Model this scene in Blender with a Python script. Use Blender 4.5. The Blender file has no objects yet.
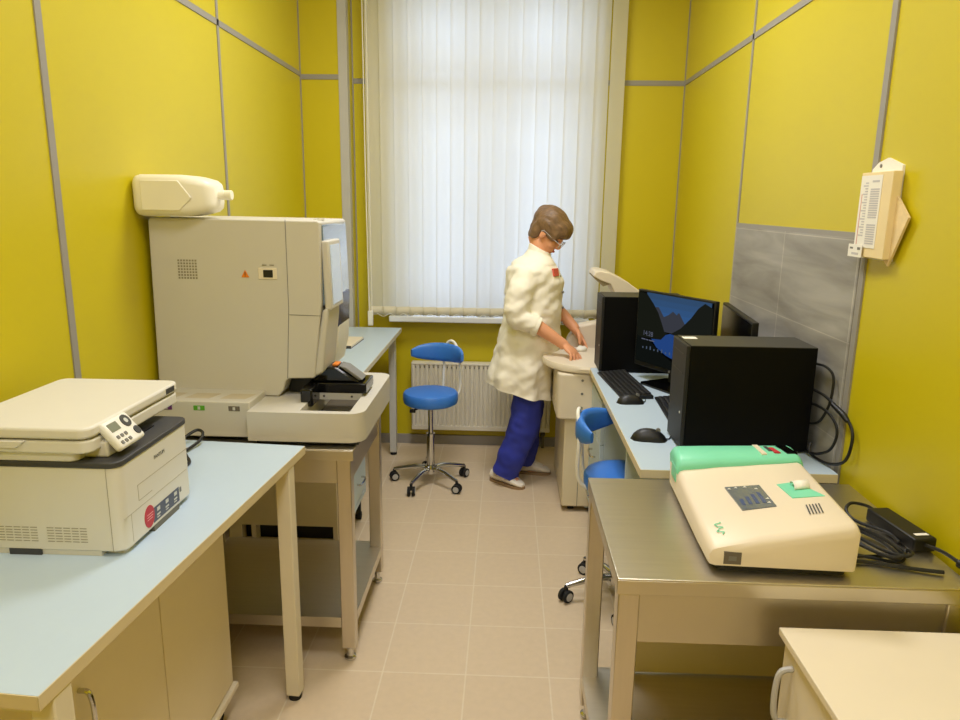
import bpy, bmesh, math, random
from mathutils import Vector, Matrix, Euler, noise
random.seed(4)
C = bpy.context.scene.collection
PI = math.pi

# ------------------------------------------------------------------ materials
def lin(c):
    return tuple(((v/255)/12.92 if v/255 <= .04045 else ((v/255+.055)/1.055)**2.4) for v in c)

def mat(name, rgb, rough=.5, metal=0., var=.04, vscale=14., bump=0., bscale=120., spec=.5, coat=0., stretch=None):
    m = bpy.data.materials.new(name); m.use_nodes = True
    nt = m.node_tree; b = nt.nodes['Principled BSDF']
    c = lin(rgb)
    tc = nt.nodes.new('ShaderNodeTexCoord'); mp = nt.nodes.new('ShaderNodeMapping')
    if stretch: mp.inputs['Scale'].default_value = stretch
    nt.links.new(tc.outputs['Object'], mp.inputs[0])
    nz = nt.nodes.new('ShaderNodeTexNoise'); nz.inputs['Scale'].default_value = vscale
    nz.inputs['Detail'].default_value = 4
    nt.links.new(mp.outputs[0], nz.inputs[0])
    mx = nt.nodes.new('ShaderNodeMix'); mx.data_type = 'RGBA'
    mx.inputs[6].default_value = (*[v*(1-var) for v in c], 1)
    mx.inputs[7].default_value = (*[min(1, v*(1+var)) for v in c], 1)
    nt.links.new(nz.outputs[0], mx.inputs[0]); nt.links.new(mx.outputs[2], b.inputs['Base Color'])
    b.inputs['Roughness'].default_value = rough; b.inputs['Metallic'].default_value = metal
    b.inputs['Specular IOR Level'].default_value = spec
    b.inputs['Coat Weight'].default_value = coat
    if bump:
        n2 = nt.nodes.new('ShaderNodeTexNoise'); n2.inputs['Scale'].default_value = bscale; n2.inputs['Detail'].default_value = 3
        nt.links.new(mp.outputs[0], n2.inputs[0])
        bp = nt.nodes.new('ShaderNodeBump'); bp.inputs['Strength'].default_value = bump; bp.inputs['Distance'].default_value = .004
        nt.links.new(n2.outputs[0], bp.inputs['Height']); nt.links.new(bp.outputs[0], b.inputs['Normal'])
    return m

def emit(name, rgb, s=1.):
    m = bpy.data.materials.new(name); m.use_nodes = True
    nt = m.node_tree; nt.nodes.clear()
    o = nt.nodes.new('ShaderNodeOutputMaterial'); e = nt.nodes.new('ShaderNodeEmission')
    e.inputs[0].default_value = (*lin(rgb), 1); e.inputs[1].default_value = s
    nt.links.new(e.outputs[0], o.inputs[0]); return m

M = {}
M['wall'] = mat('yellow wall panel', (203, 186, 6), .40, var=.03, vscale=3, bump=.03, bscale=400, spec=.7)
M['wallwhite'] = mat('window reveal white', (225, 224, 218), .6)
M['trim'] = mat('grey aluminium trim', (150, 145, 138), .45, .0, spec=.6)
M['trimlight'] = mat('light grey trim', (188, 186, 184), .45)
M['ceiling'] = mat('ceiling white', (232, 230, 224), .8)
M['blue_top'] = mat('pale blue laminate', (188, 206, 222), .38, var=.015, vscale=60)
M['edge'] = mat('beige table edging', (214, 198, 160), .45)
M['beige'] = mat('beige laminate', (224, 210, 178), .5, var=.02)
M['cream'] = mat('cream laminate', (228, 216, 194), .45, var=.02)
M['printer'] = mat('printer cream plastic', (224, 220, 210), .42, var=.01, bump=.02, bscale=500)
M['analyser'] = mat('analyser grey beige plastic', (204, 199, 188), .45, var=.01, bump=.02, bscale=500)
M['legw'] = mat('painted cream steel', (222, 212, 188), .4)
M['legg'] = mat('painted light grey steel', (205, 204, 198), .4)
M['black'] = mat('black plastic', (14, 14, 15), .45, var=.1)
M['blackgloss'] = mat('glossy black', (8, 8, 9), .12, var=.1)
M['darkgrey'] = mat('dark grey plastic', (62, 62, 64), .5)
M['midgrey'] = mat('mid grey plastic', (120, 118, 112), .5)
M['towerfront'] = mat('tower grey front', (40, 40, 40), .5, spec=.25)
M['towerside'] = mat('tower black side', (9, 9, 9), .5, spec=.12)
M['towertop'] = mat('tower top steel', (58, 57, 52), .5)
M['rubber'] = mat('rubber black', (22, 22, 23), .8)
M['chrome'] = mat('polished chrome', (200, 200, 200), .12, 1.)
M['steel'] = mat('brushed stainless steel', (206, 199, 184), .36, 1., var=.08, vscale=6, bump=.05, bscale=60, stretch=(1, 14, 1))
M['steelv'] = mat('stainless steel leg', (206, 198, 184), .32, 1., var=.06, vscale=6, stretch=(14, 14, 1))
M['bluevinyl'] = mat('blue vinyl', (58, 124, 216), .42, var=.05, bump=.05, bscale=300)
M['white'] = mat('white plastic', (238, 236, 228), .4)
M['jug'] = mat('milky polyethylene', (242, 236, 216), .42, var=.03)
M['radiator'] = mat('radiator enamel', (228, 222, 206), .4)
M['pipe'] = mat('dark pipe', (96, 90, 72), .5)
M['mint'] = mat('mint green plastic', (124, 216, 180), .4, var=.02)
M['device'] = mat('device cream plastic', (230, 216, 194), .4, var=.01)
M['red'] = mat('red print', (190, 45, 55), .5)
M['redbadge'] = mat('red badge', (214, 96, 78), .5)
M['purple'] = mat('purple sticker', (92, 30, 104), .5)
M['green'] = mat('green sticker', (86, 160, 34), .5)
M['greysticker'] = mat('grey sticker', (104, 96, 86), .5)
M['orange'] = mat('orange print', (226, 128, 34), .5)
M['lcd'] = mat('grey lcd', (128, 132, 112), .25)
M['screen'] = mat('analyser touch screen', (190, 205, 225), .08, spec=.9, coat=1.)
M['bluegloss'] = mat('tinted blue cover', (110, 132, 158), .08, .3, spec=.9, coat=1.)
M['navy'] = mat('navy band', (24, 32, 84), .2)
M['paleblue'] = mat('pale blue pedestal', (190, 208, 218), .42)
M['paper'] = mat('white paper', (240, 236, 226), .7)
M['print'] = mat('grey print', (198, 194, 196), .7)
M['pinkline'] = mat('pink print', (214, 150, 140), .7)
M['card'] = mat('cream cardboard', (236, 214, 164), .7)
M['coat'] = mat('white lab coat cotton', (250, 244, 228), .85, var=.03, vscale=8, bump=.25, bscale=45)
M['collarcloth'] = mat('coat cotton', (250, 244, 228), .85)
M['trousers'] = mat('navy blue cotton', (46, 58, 168), .8, var=.1, vscale=10, bump=.2, bscale=40)
M['skin'] = mat('skin', (226, 160, 120), .5, var=.06, vscale=20)
M['lips'] = mat('lips', (190, 96, 84), .5)
M['eye'] = mat('eye dark', (70, 56, 48), .3)
M['hair'] = mat('brown hair', (122, 94, 64), .5, var=.75, vscale=90, bump=.6, bscale=120, stretch=(.35, 1.8, .5))
M['shoe'] = mat('white leather', (232, 222, 206), .4)
M['sole'] = mat('tan sole', (150, 122, 88), .6)
M['cable'] = mat('black cable', (16, 16, 17), .45)
M['keys'] = mat('black keycaps', (34, 34, 35), .4)
M['lightprint'] = mat('pale print', (206, 206, 200), .6)

def floor_material():
    m = bpy.data.materials.new('beige floor tiles'); m.use_nodes = True
    nt = m.node_tree; b = nt.nodes['Principled BSDF']
    tc = nt.nodes.new('ShaderNodeTexCoord'); mp = nt.nodes.new('ShaderNodeMapping')
    s = 1/.2715
    mp.inputs['Location'].default_value = (.106*s, -.10*s, 0); mp.inputs['Scale'].default_value = (s, 1/.278, 1)
    mp.inputs['Location'].default_value = (.106*s, -(2.044 % .278)/.278, 0)
    nt.links.new(tc.outputs['Object'], mp.inputs[0])
    br = nt.nodes.new('ShaderNodeTexBrick'); br.offset = 0; br.squash = 1
    br.inputs['Scale'].default_value = 1; br.inputs['Brick Width'].default_value = 1; br.inputs['Row Height'].default_value = 1
    br.inputs['Mortar Size'].default_value = .011; br.inputs['Mortar Smooth'].default_value = .3; br.inputs['Bias'].default_value = 0
    br.inputs['Color1'].default_value = (*lin((215, 194, 164)), 1); br.inputs['Color2'].default_value = (*lin((212, 191, 161)), 1)
    br.inputs['Mortar'].default_value = (*lin((224, 208, 182)), 1)
    nt.links.new(mp.outputs[0], br.inputs[0])
    nz = nt.nodes.new('ShaderNodeTexNoise'); nz.inputs['Scale'].default_value = 40; nz.inputs['Detail'].default_value = 6
    nt.links.new(tc.outputs['Object'], nz.inputs[0])
    rp = nt.nodes.new('ShaderNodeValToRGB'); rp.color_ramp.elements[0].color = (.92, .92, .92, 1); rp.color_ramp.elements[1].color = (1.06, 1.06, 1.06, 1)
    nt.links.new(nz.outputs[0], rp.inputs[0])
    mx = nt.nodes.new('ShaderNodeMix'); mx.data_type = 'RGBA'; mx.blend_type = 'MULTIPLY'; mx.inputs[0].default_value = 1
    nt.links.new(br.outputs[0], mx.inputs[6]); nt.links.new(rp.outputs[0], mx.inputs[7]); nt.links.new(mx.outputs[2], b.inputs['Base Color'])
    bp = nt.nodes.new('ShaderNodeBump'); bp.invert = True; bp.inputs['Strength'].default_value = .25; bp.inputs['Distance'].default_value = .002
    nt.links.new(br.outputs[1], bp.inputs['Height']); nt.links.new(bp.outputs[0], b.inputs['Normal'])
    b.inputs['Roughness'].default_value = .42
    return m
M['floor'] = floor_material()

def stone_material():
    m = bpy.data.materials.new('grey stone wall tile'); m.use_nodes = True
    nt = m.node_tree; b = nt.nodes['Principled BSDF']
    tc = nt.nodes.new('ShaderNodeTexCoord')
    sx = nt.nodes.new('ShaderNodeSeparateXYZ'); cx = nt.nodes.new('ShaderNodeCombineXYZ')
    nt.links.new(tc.outputs['Object'], sx.inputs[0])
    nt.links.new(sx.outputs[1], cx.inputs[0]); nt.links.new(sx.outputs[2], cx.inputs[1])
    mp = nt.nodes.new('ShaderNodeMapping'); mp.inputs['Scale'].default_value = (1/.55, 1/.29, 1)
    mp.inputs['Location'].default_value = (-2.597/.55+5, -1.412/.29+6, 0)
    nt.links.new(cx.outputs[0], mp.inputs[0])
    br = nt.nodes.new('ShaderNodeTexBrick'); br.offset = 0
    br.inputs['Scale'].default_value = 1; br.inputs['Brick Width'].default_value = 1; br.inputs['Row Height'].default_value = 1
    br.inputs['Mortar Size'].default_value = .006; br.inputs['Mortar Smooth'].default_value = .2
    br.inputs['Color1'].default_value = (1, 1, 1, 1); br.inputs['Color2'].default_value = (.93, .93, .93, 1); br.inputs['Mortar'].default_value = (1.35, 1.33, 1.3, 1)
    nt.links.new(mp.outputs[0], br.inputs[0])
    m2 = nt.nodes.new('ShaderNodeMapping'); m2.inputs['Scale'].default_value = (1, 1.1, 7.)
    m2.inputs['Rotation'].default_value = (.12, 0, 0)
    nt.links.new(tc.outputs['Object'], m2.inputs[0])
    nz = nt.nodes.new('ShaderNodeTexNoise'); nz.inputs['Scale'].default_value = 1.8; nz.inputs['Detail'].default_value = 8; nz.inputs['Distortion'].default_value = .5
    nt.links.new(m2.outputs[0], nz.inputs[0])
    rp = nt.nodes.new('ShaderNodeValToRGB')
    rp.color_ramp.elements[0].position = .3; rp.color_ramp.elements[0].color = (*lin((134, 130, 124)), 1)
    rp.color_ramp.elements[1].position = .7; rp.color_ramp.elements[1].color = (*lin((182, 178, 170)), 1)
    nt.links.new(nz.outputs[0], rp.inputs[0])
    mx = nt.nodes.new('ShaderNodeMix'); mx.data_type = 'RGBA'; mx.blend_type = 'MULTIPLY'; mx.inputs[0].default_value = 1
    nt.links.new(rp.outputs[0], mx.inputs[6]); nt.links.new(br.outputs[0], mx.inputs[7]); nt.links.new(mx.outputs[2], b.inputs['Base Color'])
    b.inputs['Roughness'].default_value = .5
    return m
M['stone'] = stone_material()

def slat_material():
    m = bpy.data.materials.new('translucent blind fabric'); m.use_nodes = True
    nt = m.node_tree; b = nt.nodes['Principled BSDF']; out = nt.nodes['Material Output']
    b.inputs['Base Color'].default_value = (*lin((238, 234, 222)), 1); b.inputs['Roughness'].default_value = .8
    t = nt.nodes.new('ShaderNodeBsdfTranslucent'); t.inputs[0].default_value = (*lin((240, 244, 250)), 1)
    tc = nt.nodes.new('ShaderNodeTexCoord'); w = nt.nodes.new('ShaderNodeTexNoise'); w.inputs['Scale'].default_value = 60
    nt.links.new(tc.outputs['Object'], w.inputs[0])
    rp = nt.nodes.new('ShaderNodeMapRange'); rp.inputs[3].default_value = .46; rp.inputs[4].default_value = .54
    nt.links.new(w.outputs[0], rp.inputs[0])
    mx = nt.nodes.new('ShaderNodeMixShader'); nt.links.new(rp.outputs[0], mx.inputs[0])
    nt.links.new(b.outputs[0], mx.inputs[1]); nt.links.new(t.outputs[0], mx.inputs[2]); nt.links.new(mx.outputs[0], out.inputs[0])
    return m
M['slat'] = slat_material()
M['weight'] = mat('blind weight pocket', (214, 206, 182), .8)

def glass_material():
    m = bpy.data.materials.new('window glass'); m.use_nodes = True
    nt = m.node_tree; out = nt.nodes['Material Output']; nt.nodes.remove(nt.nodes['Principled BSDF'])
    t = nt.nodes.new('ShaderNodeBsdfTransparent'); g = nt.nodes.new('ShaderNodeBsdfGlossy'); g.inputs['Roughness'].default_value = .02
    f = nt.nodes.new('ShaderNodeFresnel'); mx = nt.nodes.new('ShaderNodeMixShader')
    nt.links.new(f.outputs[0], mx.inputs[0]); nt.links.new(t.outputs[0], mx.inputs[1]); nt.links.new(g.outputs[0], mx.inputs[2])
    nt.links.new(mx.outputs[0], out.inputs[0]); return m
M['glass'] = glass_material()

def lens_material():
    m = glass_material(); m.name = 'spectacle lens'; return m
M['lens'] = lens_material()

# ------------------------------------------------------------------ mesh builder
class B:
    def __init__(s): s.bm = bmesh.new()
    def box(s, x0, x1, y0, y1, z0, z1, mtx=None):
        co = [(x, y, z) for x in (x0, x1) for y in (y0, y1) for z in (z0, z1)]
        v = [s.bm.verts.new(mtx @ Vector(c) if mtx else c) for c in co]
        for f in ((0, 1, 3, 2), (4, 6, 7, 5), (0, 4, 5, 1), (2, 3, 7, 6), (0, 2, 6, 4), (1, 5, 7, 3)):
            s.bm.faces.new([v[i] for i in f])
        return s
    def rings(s, rings, cap=True, closed=False):
        R = [[s.bm.verts.new(p) for p in r] for r in rings]
        n = len(R[0]); k = len(R)
        for a in range(k if closed else k-1):
            for i in range(n):
                s.bm.faces.new([R[a][i], R[a][(i+1) % n], R[(a+1) % k][(i+1) % n], R[(a+1) % k][i]])
        if cap and not closed:
            s.bm.faces.new(R[0][::-1]); s.bm.faces.new(R[-1])
        return s
    def tube(s, pts, r, seg=10, smooth=0, cap=True):
        P = [Vector(p) for p in pts]
        if smooth: P = catmull(P, smooth)
        rad = r if isinstance(r, (list, tuple)) else [r]*len(P)
        if len(rad) != len(P):
            rad = [rad[0]+(rad[-1]-rad[0])*i/(len(P)-1) for i in range(len(P))] if len(rad) == 2 else interp(rad, len(P))
        t0 = (P[1]-P[0]).normalized()
        n = t0.orthogonal().normalized(); out = []
        for i, p in enumerate(P):
            t = ((P[min(i+1, len(P)-1)]-P[max(i-1, 0)])).normalized()
            n = (n - t*n.dot(t)).normalized(); b = t.cross(n)
            out.append([p+(n*math.cos(2*PI*j/seg)+b*math.sin(2*PI*j/seg))*rad[i] for j in range(seg)])
        return s.rings(out, cap)
    def cyl(s, p0, p1, r0, r1=None, seg=24):
        return s.tube([p0, p1], [r0, r0 if r1 is None else r1], seg)
    def prism(s, pts, axis, a0, a1):
        f = {'x': lambda p, a: (a, p[0], p[1]), 'y': lambda p, a: (p[0], a, p[1]), 'z': lambda p, a: (p[0], p[1], a)}[axis]
        return s.rings([[f(p, a0) for p in pts], [f(p, a1) for p in pts]])
    def lathe(s, prof, cx=0, cy=0, seg=32):
        return s.rings([[(cx+r*math.cos(2*PI*j/seg), cy+r*math.sin(2*PI*j/seg), z) for j in range(seg)] for r, z in prof])
    def ell(s, c, r, rot=None, u=20, v=12):
        m = Matrix.Translation(c) @ (rot.to_4x4() if rot else Matrix()) @ Matrix.Diagonal((*r, 1))
        bmesh.ops.create_uvsphere(s.bm, u_segments=u, v_segments=v, radius=1, matrix=m); return s
    def poly(s, pts):
        s.bm.faces.new([s.bm.verts.new(p) for p in pts]); return s
    def obj(s, name, m, parent=None, bevel=0, seg=3, smooth=True, sub=0):
        bmesh.ops.recalc_face_normals(s.bm, faces=s.bm.faces)
        me = bpy.data.meshes.new(name); s.bm.to_mesh(me); s.bm.free()
        me.materials.append(M[m] if isinstance(m, str) else m)
        o = bpy.data.objects.new(name, me); C.objects.link(o)
        if parent: o.parent = parent
        if bevel:
            b = o.modifiers.new('b', 'BEVEL'); b.width = bevel; b.segments = seg; b.limit_method = 'ANGLE'; b.angle_limit = .6
        if sub:
            q = o.modifiers.new('s', 'SUBSURF'); q.levels = q.render_levels = sub
        if smooth:
            for p in me.polygons: p.use_smooth = True
            if not sub: me.set_sharp_from_angle(angle=.7)
        return o

def interp(a, n):
    out = []
    for i in range(n):
        t = i/(n-1)*(len(a)-1); k = min(int(t), len(a)-2); out.append(a[k]+(a[k+1]-a[k])*(t-k))
    return out
def catmull(P, n):
    Q = [P[0]*2-P[1]]+P+[P[-1]*2-P[-2]]; out = []
    for i in range(1, len(Q)-2):
        a, b, c, d = Q[i-1:i+3]
        for k in range(n):
            t = k/n
            out.append(.5*((2*b)+(c-a)*t+(2*a-5*b+4*c-d)*t*t+(3*b-a-3*c+d)*t**3))
    out.append(P[-1]); return out
def rrect(x0, x1, y0, y1, r, n=5):
    out = []
    for cx, cy, a in ((x1-r, y1-r, 0), (x0+r, y1-r, PI/2), (x0+r, y0+r, PI), (x1-r, y0+r, 1.5*PI)):
        for k in range(n+1):
            t = a+PI/2*k/n; out.append((cx+r*math.cos(t), cy+r*math.sin(t)))
    return out
def tag(o, label, cat, group=None):
    o['label'] = label; o['category'] = cat
    if group: o['group'] = group
    return o
def thing(name, label, cat, loc=(0, 0, 0), rz=0, group=None):
    o = bpy.data.objects.new(name, None); C.objects.link(o); o.empty_display_size = .05
    o.location = loc; o.rotation_euler = (0, 0, rz); return tag(o, label, cat, group)
def struct(o): o['kind'] = 'structure'; return o
def remesh(o, vox, smooth=4):
    r = o.modifiers.new('r', 'REMESH'); r.mode = 'VOXEL'; r.voxel_size = vox; r.use_smooth_shade = True
    s = o.modifiers.new('sm', 'SMOOTH'); s.iterations = smooth; s.factor = .5
    dg = bpy.context.evaluated_depsgraph_get(); dg.update()
    me = bpy.data.meshes.new_from_object(o.evaluated_get(dg)); o.modifiers.clear(); old = o.data; o.data = me
    if not me.materials: me.materials.append(old.materials[0])
    for p in me.polygons: p.use_smooth = True
    return o
def text(name, body, size, m, parent, mtx, ext=.0004, align='CENTER'):
    cu = bpy.data.curves.new(name, 'FONT'); cu.body = body; cu.size = size; cu.extrude = ext; cu.align_x = align; cu.align_y = 'CENTER'
    t = bpy.data.objects.new('tmp', cu); C.objects.link(t)
    dg = bpy.context.evaluated_depsgraph_get(); dg.update()
    me = bpy.data.meshes.new_from_object(t.evaluated_get(dg)); bpy.data.objects.remove(t)
    me.transform(mtx); me.materials.clear(); me.materials.append(M[m] if isinstance(m, str) else m); me.name = name
    o = bpy.data.objects.new(name, me); C.objects.link(o); o.parent = parent; return o
def dup(root, loc, rz, label, name=None):
    r = root.copy(); C.objects.link(r); r.location = loc; r.rotation_euler = (0, 0, rz); r['label'] = label
    for ch in list(root.children):
        c = ch.copy(); C.objects.link(c); c.parent = r
        for g in list(ch.children):
            d = g.copy(); C.objects.link(d); d.parent = c
    return r
def frame(origin, ux, uy):
    ux = Vector(ux).normalized(); uy = Vector(uy); uy = (uy-ux*uy.dot(ux)).normalized(); uz = ux.cross(uy)
    m = Matrix((ux, uy, uz)).transposed().to_4x4(); m.translation = origin; return m

# ------------------------------------------------------------------ room
XL, XR, YB, YF, ZC = -1.178, .99, 4.32, -1.6, 2.95
struct(B().box(XL-.1, XR+.1, YF-.1, YB+.3, -.1, 0).obj('floor', 'floor', smooth=False))
struct(B().box(XL-.1, XR+.1, YF-.1, YB+.3, ZC, ZC+.1).obj('ceiling', 'ceiling', smooth=False))
struct(B().box(XL-.12, XL, YF-.1, YB+.28, 0, ZC).obj('wall_left', 'wall', smooth=False))
struct(B().box(XR, XR+.12, YF-.1, YB+.28, 0, ZC).obj('wall_right', 'wall', smooth=False))
struct(B().box(XL, XR, YF-.1, YF, 0, ZC).obj('wall_front', 'wall', smooth=False))
WX0, WX1, WZ0, WZ1 = -.655, .47, .80, 2.72
w = B()
w.box(XL, WX0, YB, YB+.28, 0, ZC).box(WX1, XR, YB, YB+.28, 0, ZC).box(WX0, WX1, YB, YB+.28, 0, WZ0).box(WX0, WX1, YB, YB+.28, WZ1, ZC)
struct(w.obj('wall_back', 'wall', smooth=False))
# projecting pier in the left back corner with a grey corner guard
PY, PX = 4.19, -.915
struct(B().box(XL, PX, PY, YB, 0, ZC).obj('wall_pier', 'wall', smooth=False))
g = B().box(PX-.045, PX+.004, PY-.004, PY, .0, ZC).box(PX, PX+.004, PY, PY+.05, 0, ZC)
struct(g.obj('trim_1', 'trimlight', smooth=False))
# window
wf = struct(B().box(WX0, WX1, YB+.16, YB+.22, WZ0, WZ0+.06).box(WX0, WX1, YB+.16, YB+.22, WZ1-.06, WZ1).box(WX0, WX0+.06, YB+.16, YB+.22, WZ0+.06, WZ1-.06)
    .box(WX1-.06, WX1, YB+.16, YB+.22, WZ0+.06, WZ1-.06).box(-.17, -.07, YB+.16, YB+.22, WZ0+.06, WZ1-.06).box(WX0+.06, -.17, YB+.16, YB+.22, 2.1, 2.18).box(-.07, WX1-.06, YB+.16, YB+.22, 2.1, 2.18)
    .obj('window_1', 'wallwhite', bevel=.006))
for x0, x1 in ((WX0+.06, -.17), (-.07, WX1-.06)):
    for z0, z1 in ((WZ0+.06, 2.1), (2.18, WZ1-.06)):
        p = B().box(x0, x1, YB+.188, YB+.194, z0, z1).obj('pane', 'glass', wf, smooth=False); p['kind'] = 'structure'
struct(B().box(-.70, .497, 4.2, YB+.16, .8, .835).obj('window_sill', mat('white sill', (222, 226, 234), .35), bevel=.006))
# baseboards
struct(B().box(PX, XR, YB-.012, YB, 0, .06).obj('baseboard_back', 'trim', smooth=False))
struct(B().box(XL, XL+.012, YF, PY, 0, .06).obj('baseboard_left', 'trim', smooth=False))
struct(B().box(XR-.012, XR, YF, YB-.012, 0, .06).obj('baseboard_right', 'trim', smooth=False))
# joint profiles between wall panels
T = .004
tn = [1]
def trim(x0, x1, y0, y1, z0, z1, m='trim'):
    tn[0] += 1
    return struct(B().box(x0, x1, y0, y1, z0, z1).obj('trim_%d' % tn[0], m, smooth=False))
ZTL, ZTR = 2.194, 2.180
trim(XL, XL+T, 1.853, 1.879, .06, ZC); trim(XL, XL+T, 3.015, 3.035, .06, ZC); trim(XL, XL+T, .55, .575, .06, ZC)
trim(XL, XL+T, YF, PY, ZTL-.012, ZTL+.012)
trim(XL+T, PX-.045, PY-T, PY, ZTL-.027, ZTL+.0)
trim(PX+.004, XR, YB-T, YB, ZTR-.014, ZTR+.014)
trim(XR-T, XR, YF, YB-T, ZTR-.012, ZTR+.012)
trim(XR-T, XR, 3.15, 3.168, .06, ZC); trim(XR-T-.002, XR, 2.008, 2.036, .06, ZC); trim(XR-T, XR, .75, .775, .06, ZC)
trim(XR-T-.002, XR, 2.036, 3.15, 1.418, 1.434)
trim(XL, XL+.006, PY-.006, PY, .06, ZC); trim(XR-.006, XR, YB-.006, YB, .06, ZC); trim(PX+.004, PX+.011, YB-.006, YB, .06, ZC)
struct(B().box(XR-.008, XR, 2.036, 3.15, .06, 1.418).obj('wall_tile_panel', 'stone', smooth=False))

# ------------------------------------------------------------------ blind
bl = thing('vertical_blind', 'white vertical slat blind covering the window behind the woman', 'window blind', (-.1, 4.22, 2.7))
B().box(-.72, .72, -.02, .03, -.0, .05).obj('head_rail', 'white', bl, bevel=.004)
N = 18
for i in range(N):
    cx = -.672+i*.0798 + (.008 if i == N-1 else 0)
    a = math.radians(14+random.uniform(-3, 3)) if i != N-2 else math.radians(22)
    hw = .0445; dz = 1.86
    def P(t, z): # slightly cupped slat
        lx = (t-.5)*2*hw; ly = .004*(1-(2*t-1)**2)
        return (cx+lx*math.cos(a)-ly*math.sin(a), lx*math.sin(a)+ly*math.cos(a)-.0, z)
    fb = B(); n = 6
    vs = [[fb.bm.verts.new(P(k/n, z)) for k in range(n+1)] for z in (-.02, -dz+.05)]
    for k in range(n): fb.bm.faces.new([vs[0][k], vs[0][k+1], vs[1][k+1], vs[1][k]])
    s = fb.obj('slat', 'slat', bl)
    fb = B(); vs = [[fb.bm.verts.new(P(k/n, z)) for k in range(n+1)] for z in (-dz+.05, -dz)]
    for k in range(n): fb.bm.faces.new([vs[0][k], vs[0][k+1], vs[1][k+1], vs[1][k]])
    q = fb.obj('slat_weight', 'weight', s); md = q.modifiers.new('t', 'SOLIDIFY'); md.thickness = .003
# bead chain linking the bottoms
pts = []
for i in range(N-1):
    x0 = -.672+i*.0798; pts += [(x0, -.012, -1.85), (x0+.04, -.014, -1.868)]
B().tube(pts, .0016, 6, 4).obj('bottom_chain', 'white', bl)
B().tube([(-.705, -.01, 0), (-.705, -.01, -1.0), (-.702, -.012, -1.84)], .0035, 6).tube([(-.725, -.01, 0), (-.725, -.01, -1.0), (-.718, -.012, -1.84)], .0035, 6).obj('control_cord', 'white', bl)
B().box(-.725, -.695, -.03, -.006, -1.925, -1.835).obj('cord_weight', 'white', bl, bevel=.004)

# ------------------------------------------------------------------ radiator
rd = thing('radiator', 'white ribbed panel radiator on the wall below the window', 'radiator', (-.142, 4.25, .115))
W = .43; pr = []
n = 30
for i in range(n+1):
    x = -W+.012+(2*W-.024)*i/n
    pr += [(x-.0085, -.012), (x+.0085, -.012)]
    if i < n: pr += [(x+.0115, .0), (x+.0155, .0)]
pr += [(W, -.012), (W, .003), (-W, .003), (-W, -.012)]
pr2 = [(-W, .004)]+[(max(-W, min(W, a)), b) for a, b in pr[:-4]]+[(W, .004)]
B().prism(pr2, 'z', .03, .415).obj('ribbed_panel', 'radiator', rd, smooth=False)
B().box(-W, W, -.012, .05, 0, .03).box(-W, W, -.014, .05, .415, .43).box(-W, -W+.01, -.012, .05, .03, .415).box(W-.01, W, -.012, .05, .03, .415).obj('casing', 'radiator', rd, bevel=.004)
b = B()
for i in range(n): b.box(-W+.018+(2*W-.024)*i/n, -W+.03+(2*W-.024)*i/n, -.0035, -.0015, .396, .402)
b.obj('slots', 'midgrey', rd, smooth=False)
for x in (.39, .34): B().cyl((x, .02, -.0), (x, .02, -.11), .009).ell((x, .02, -.02), (.015, .015, .02)).obj('pipe', 'pipe', rd)

# ------------------------------------------------------------------ left front table
lt = thing('laminate_table', 'pale blue topped table with cream edge carrying the printer', 'table', (-.596, 2.018, 0), math.radians(-4.2))
L, WT = 1.126, .427
B().box(-WT, -.001, -L+.001, -.001, .7575, .7805).obj('table_top', 'blue_top', lt, smooth=False)
e = B().box(-WT, 0, -L-.001, -L+.001, .7565, .78).box(-WT, 0, -.001, .0, .7565, .78).box(-.001, .001, -L-.001, 0, .7565, .78).box(-WT, 0, -L, 0, .7545, .7575)
e.obj('edge_band', 'edge', lt, smooth=False)
for lx, ly in ((-.0215, -.112), (-.0215, -L+.05), (-WT+.06, -.112), (-WT+.06, -L+.05)):
    lg = B().box(lx-.021, lx+.021, ly-.021, ly+.021, .018, .7545).obj('leg', 'legw', lt, bevel=.003)
    B().cyl((lx, ly, 0), (lx, ly, .018), .019, .021).obj('leg_foot', 'rubber', lg)
for y in (-.112, -L+.05): B().box(-WT+.081, -.043, y-.015, y+.015, .72, .7545).obj('frame_rail', 'legw', lt)

# cabinet under it
cb = thing('storage_cabinet', 'beige two door cabinet on castors under the printer table', 'cabinet', (-.785, 1.83, 0))
B().box(-.33, -.02, -.76, 0, .1, .72).obj('body', 'beige', cb, bevel=.002)
B().box(-.34, .012, -.77, .012, .082, .1).obj('base_board', 'cream', cb, bevel=.004)
for y0, y1, hy in ((-.372, 0, None), (-.75, -.376, -.69)):
    d = B().box(-.016, .0, y0, y1, .105, .705).obj('door', 'beige', cb, bevel=.0015)
    if hy: B().tube([(0, hy, .60), (.02, hy, .595), (.026, hy, .55), (.02, hy, .505), (0, hy, .50)], .005, 8, 5).obj('door_handle', 'chrome', d)
for x in (-.29, -.035):
    for y in (-.71, -.05):
        B().cyl((x-.012, y, .027), (x+.012, y, .027), .027).box(x-.008, x+.008, y-.008, y+.008, .03, .082).obj('castor', 'rubber', cb)

# ------------------------------------------------------------------ printer
pt = thing('laser_printer', 'cream multifunction laser printer on the pale blue table', 'printer', (-.768, 1.3133, .7805)); pt.scale = (.96, .96, .96)
# local: x 0 is front (aisle), -x to the wall; y 0 near, .333 far
X0 = -.335
body = B()
body.rings([[(x, y, z) for x, y in rrect(X0, 0, 0, .333, .026)] for z in (.012, .2)])
pb = body.obj('body', 'printer', pt, bevel=.003)
for q in ((X0+.02, -.055, .004, .06), (X0+.02, -.02, .29, .325), (-.05, -.012, .02, .06)): B().box(*q, 0, .012).obj('foot', 'printer', pt)
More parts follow.
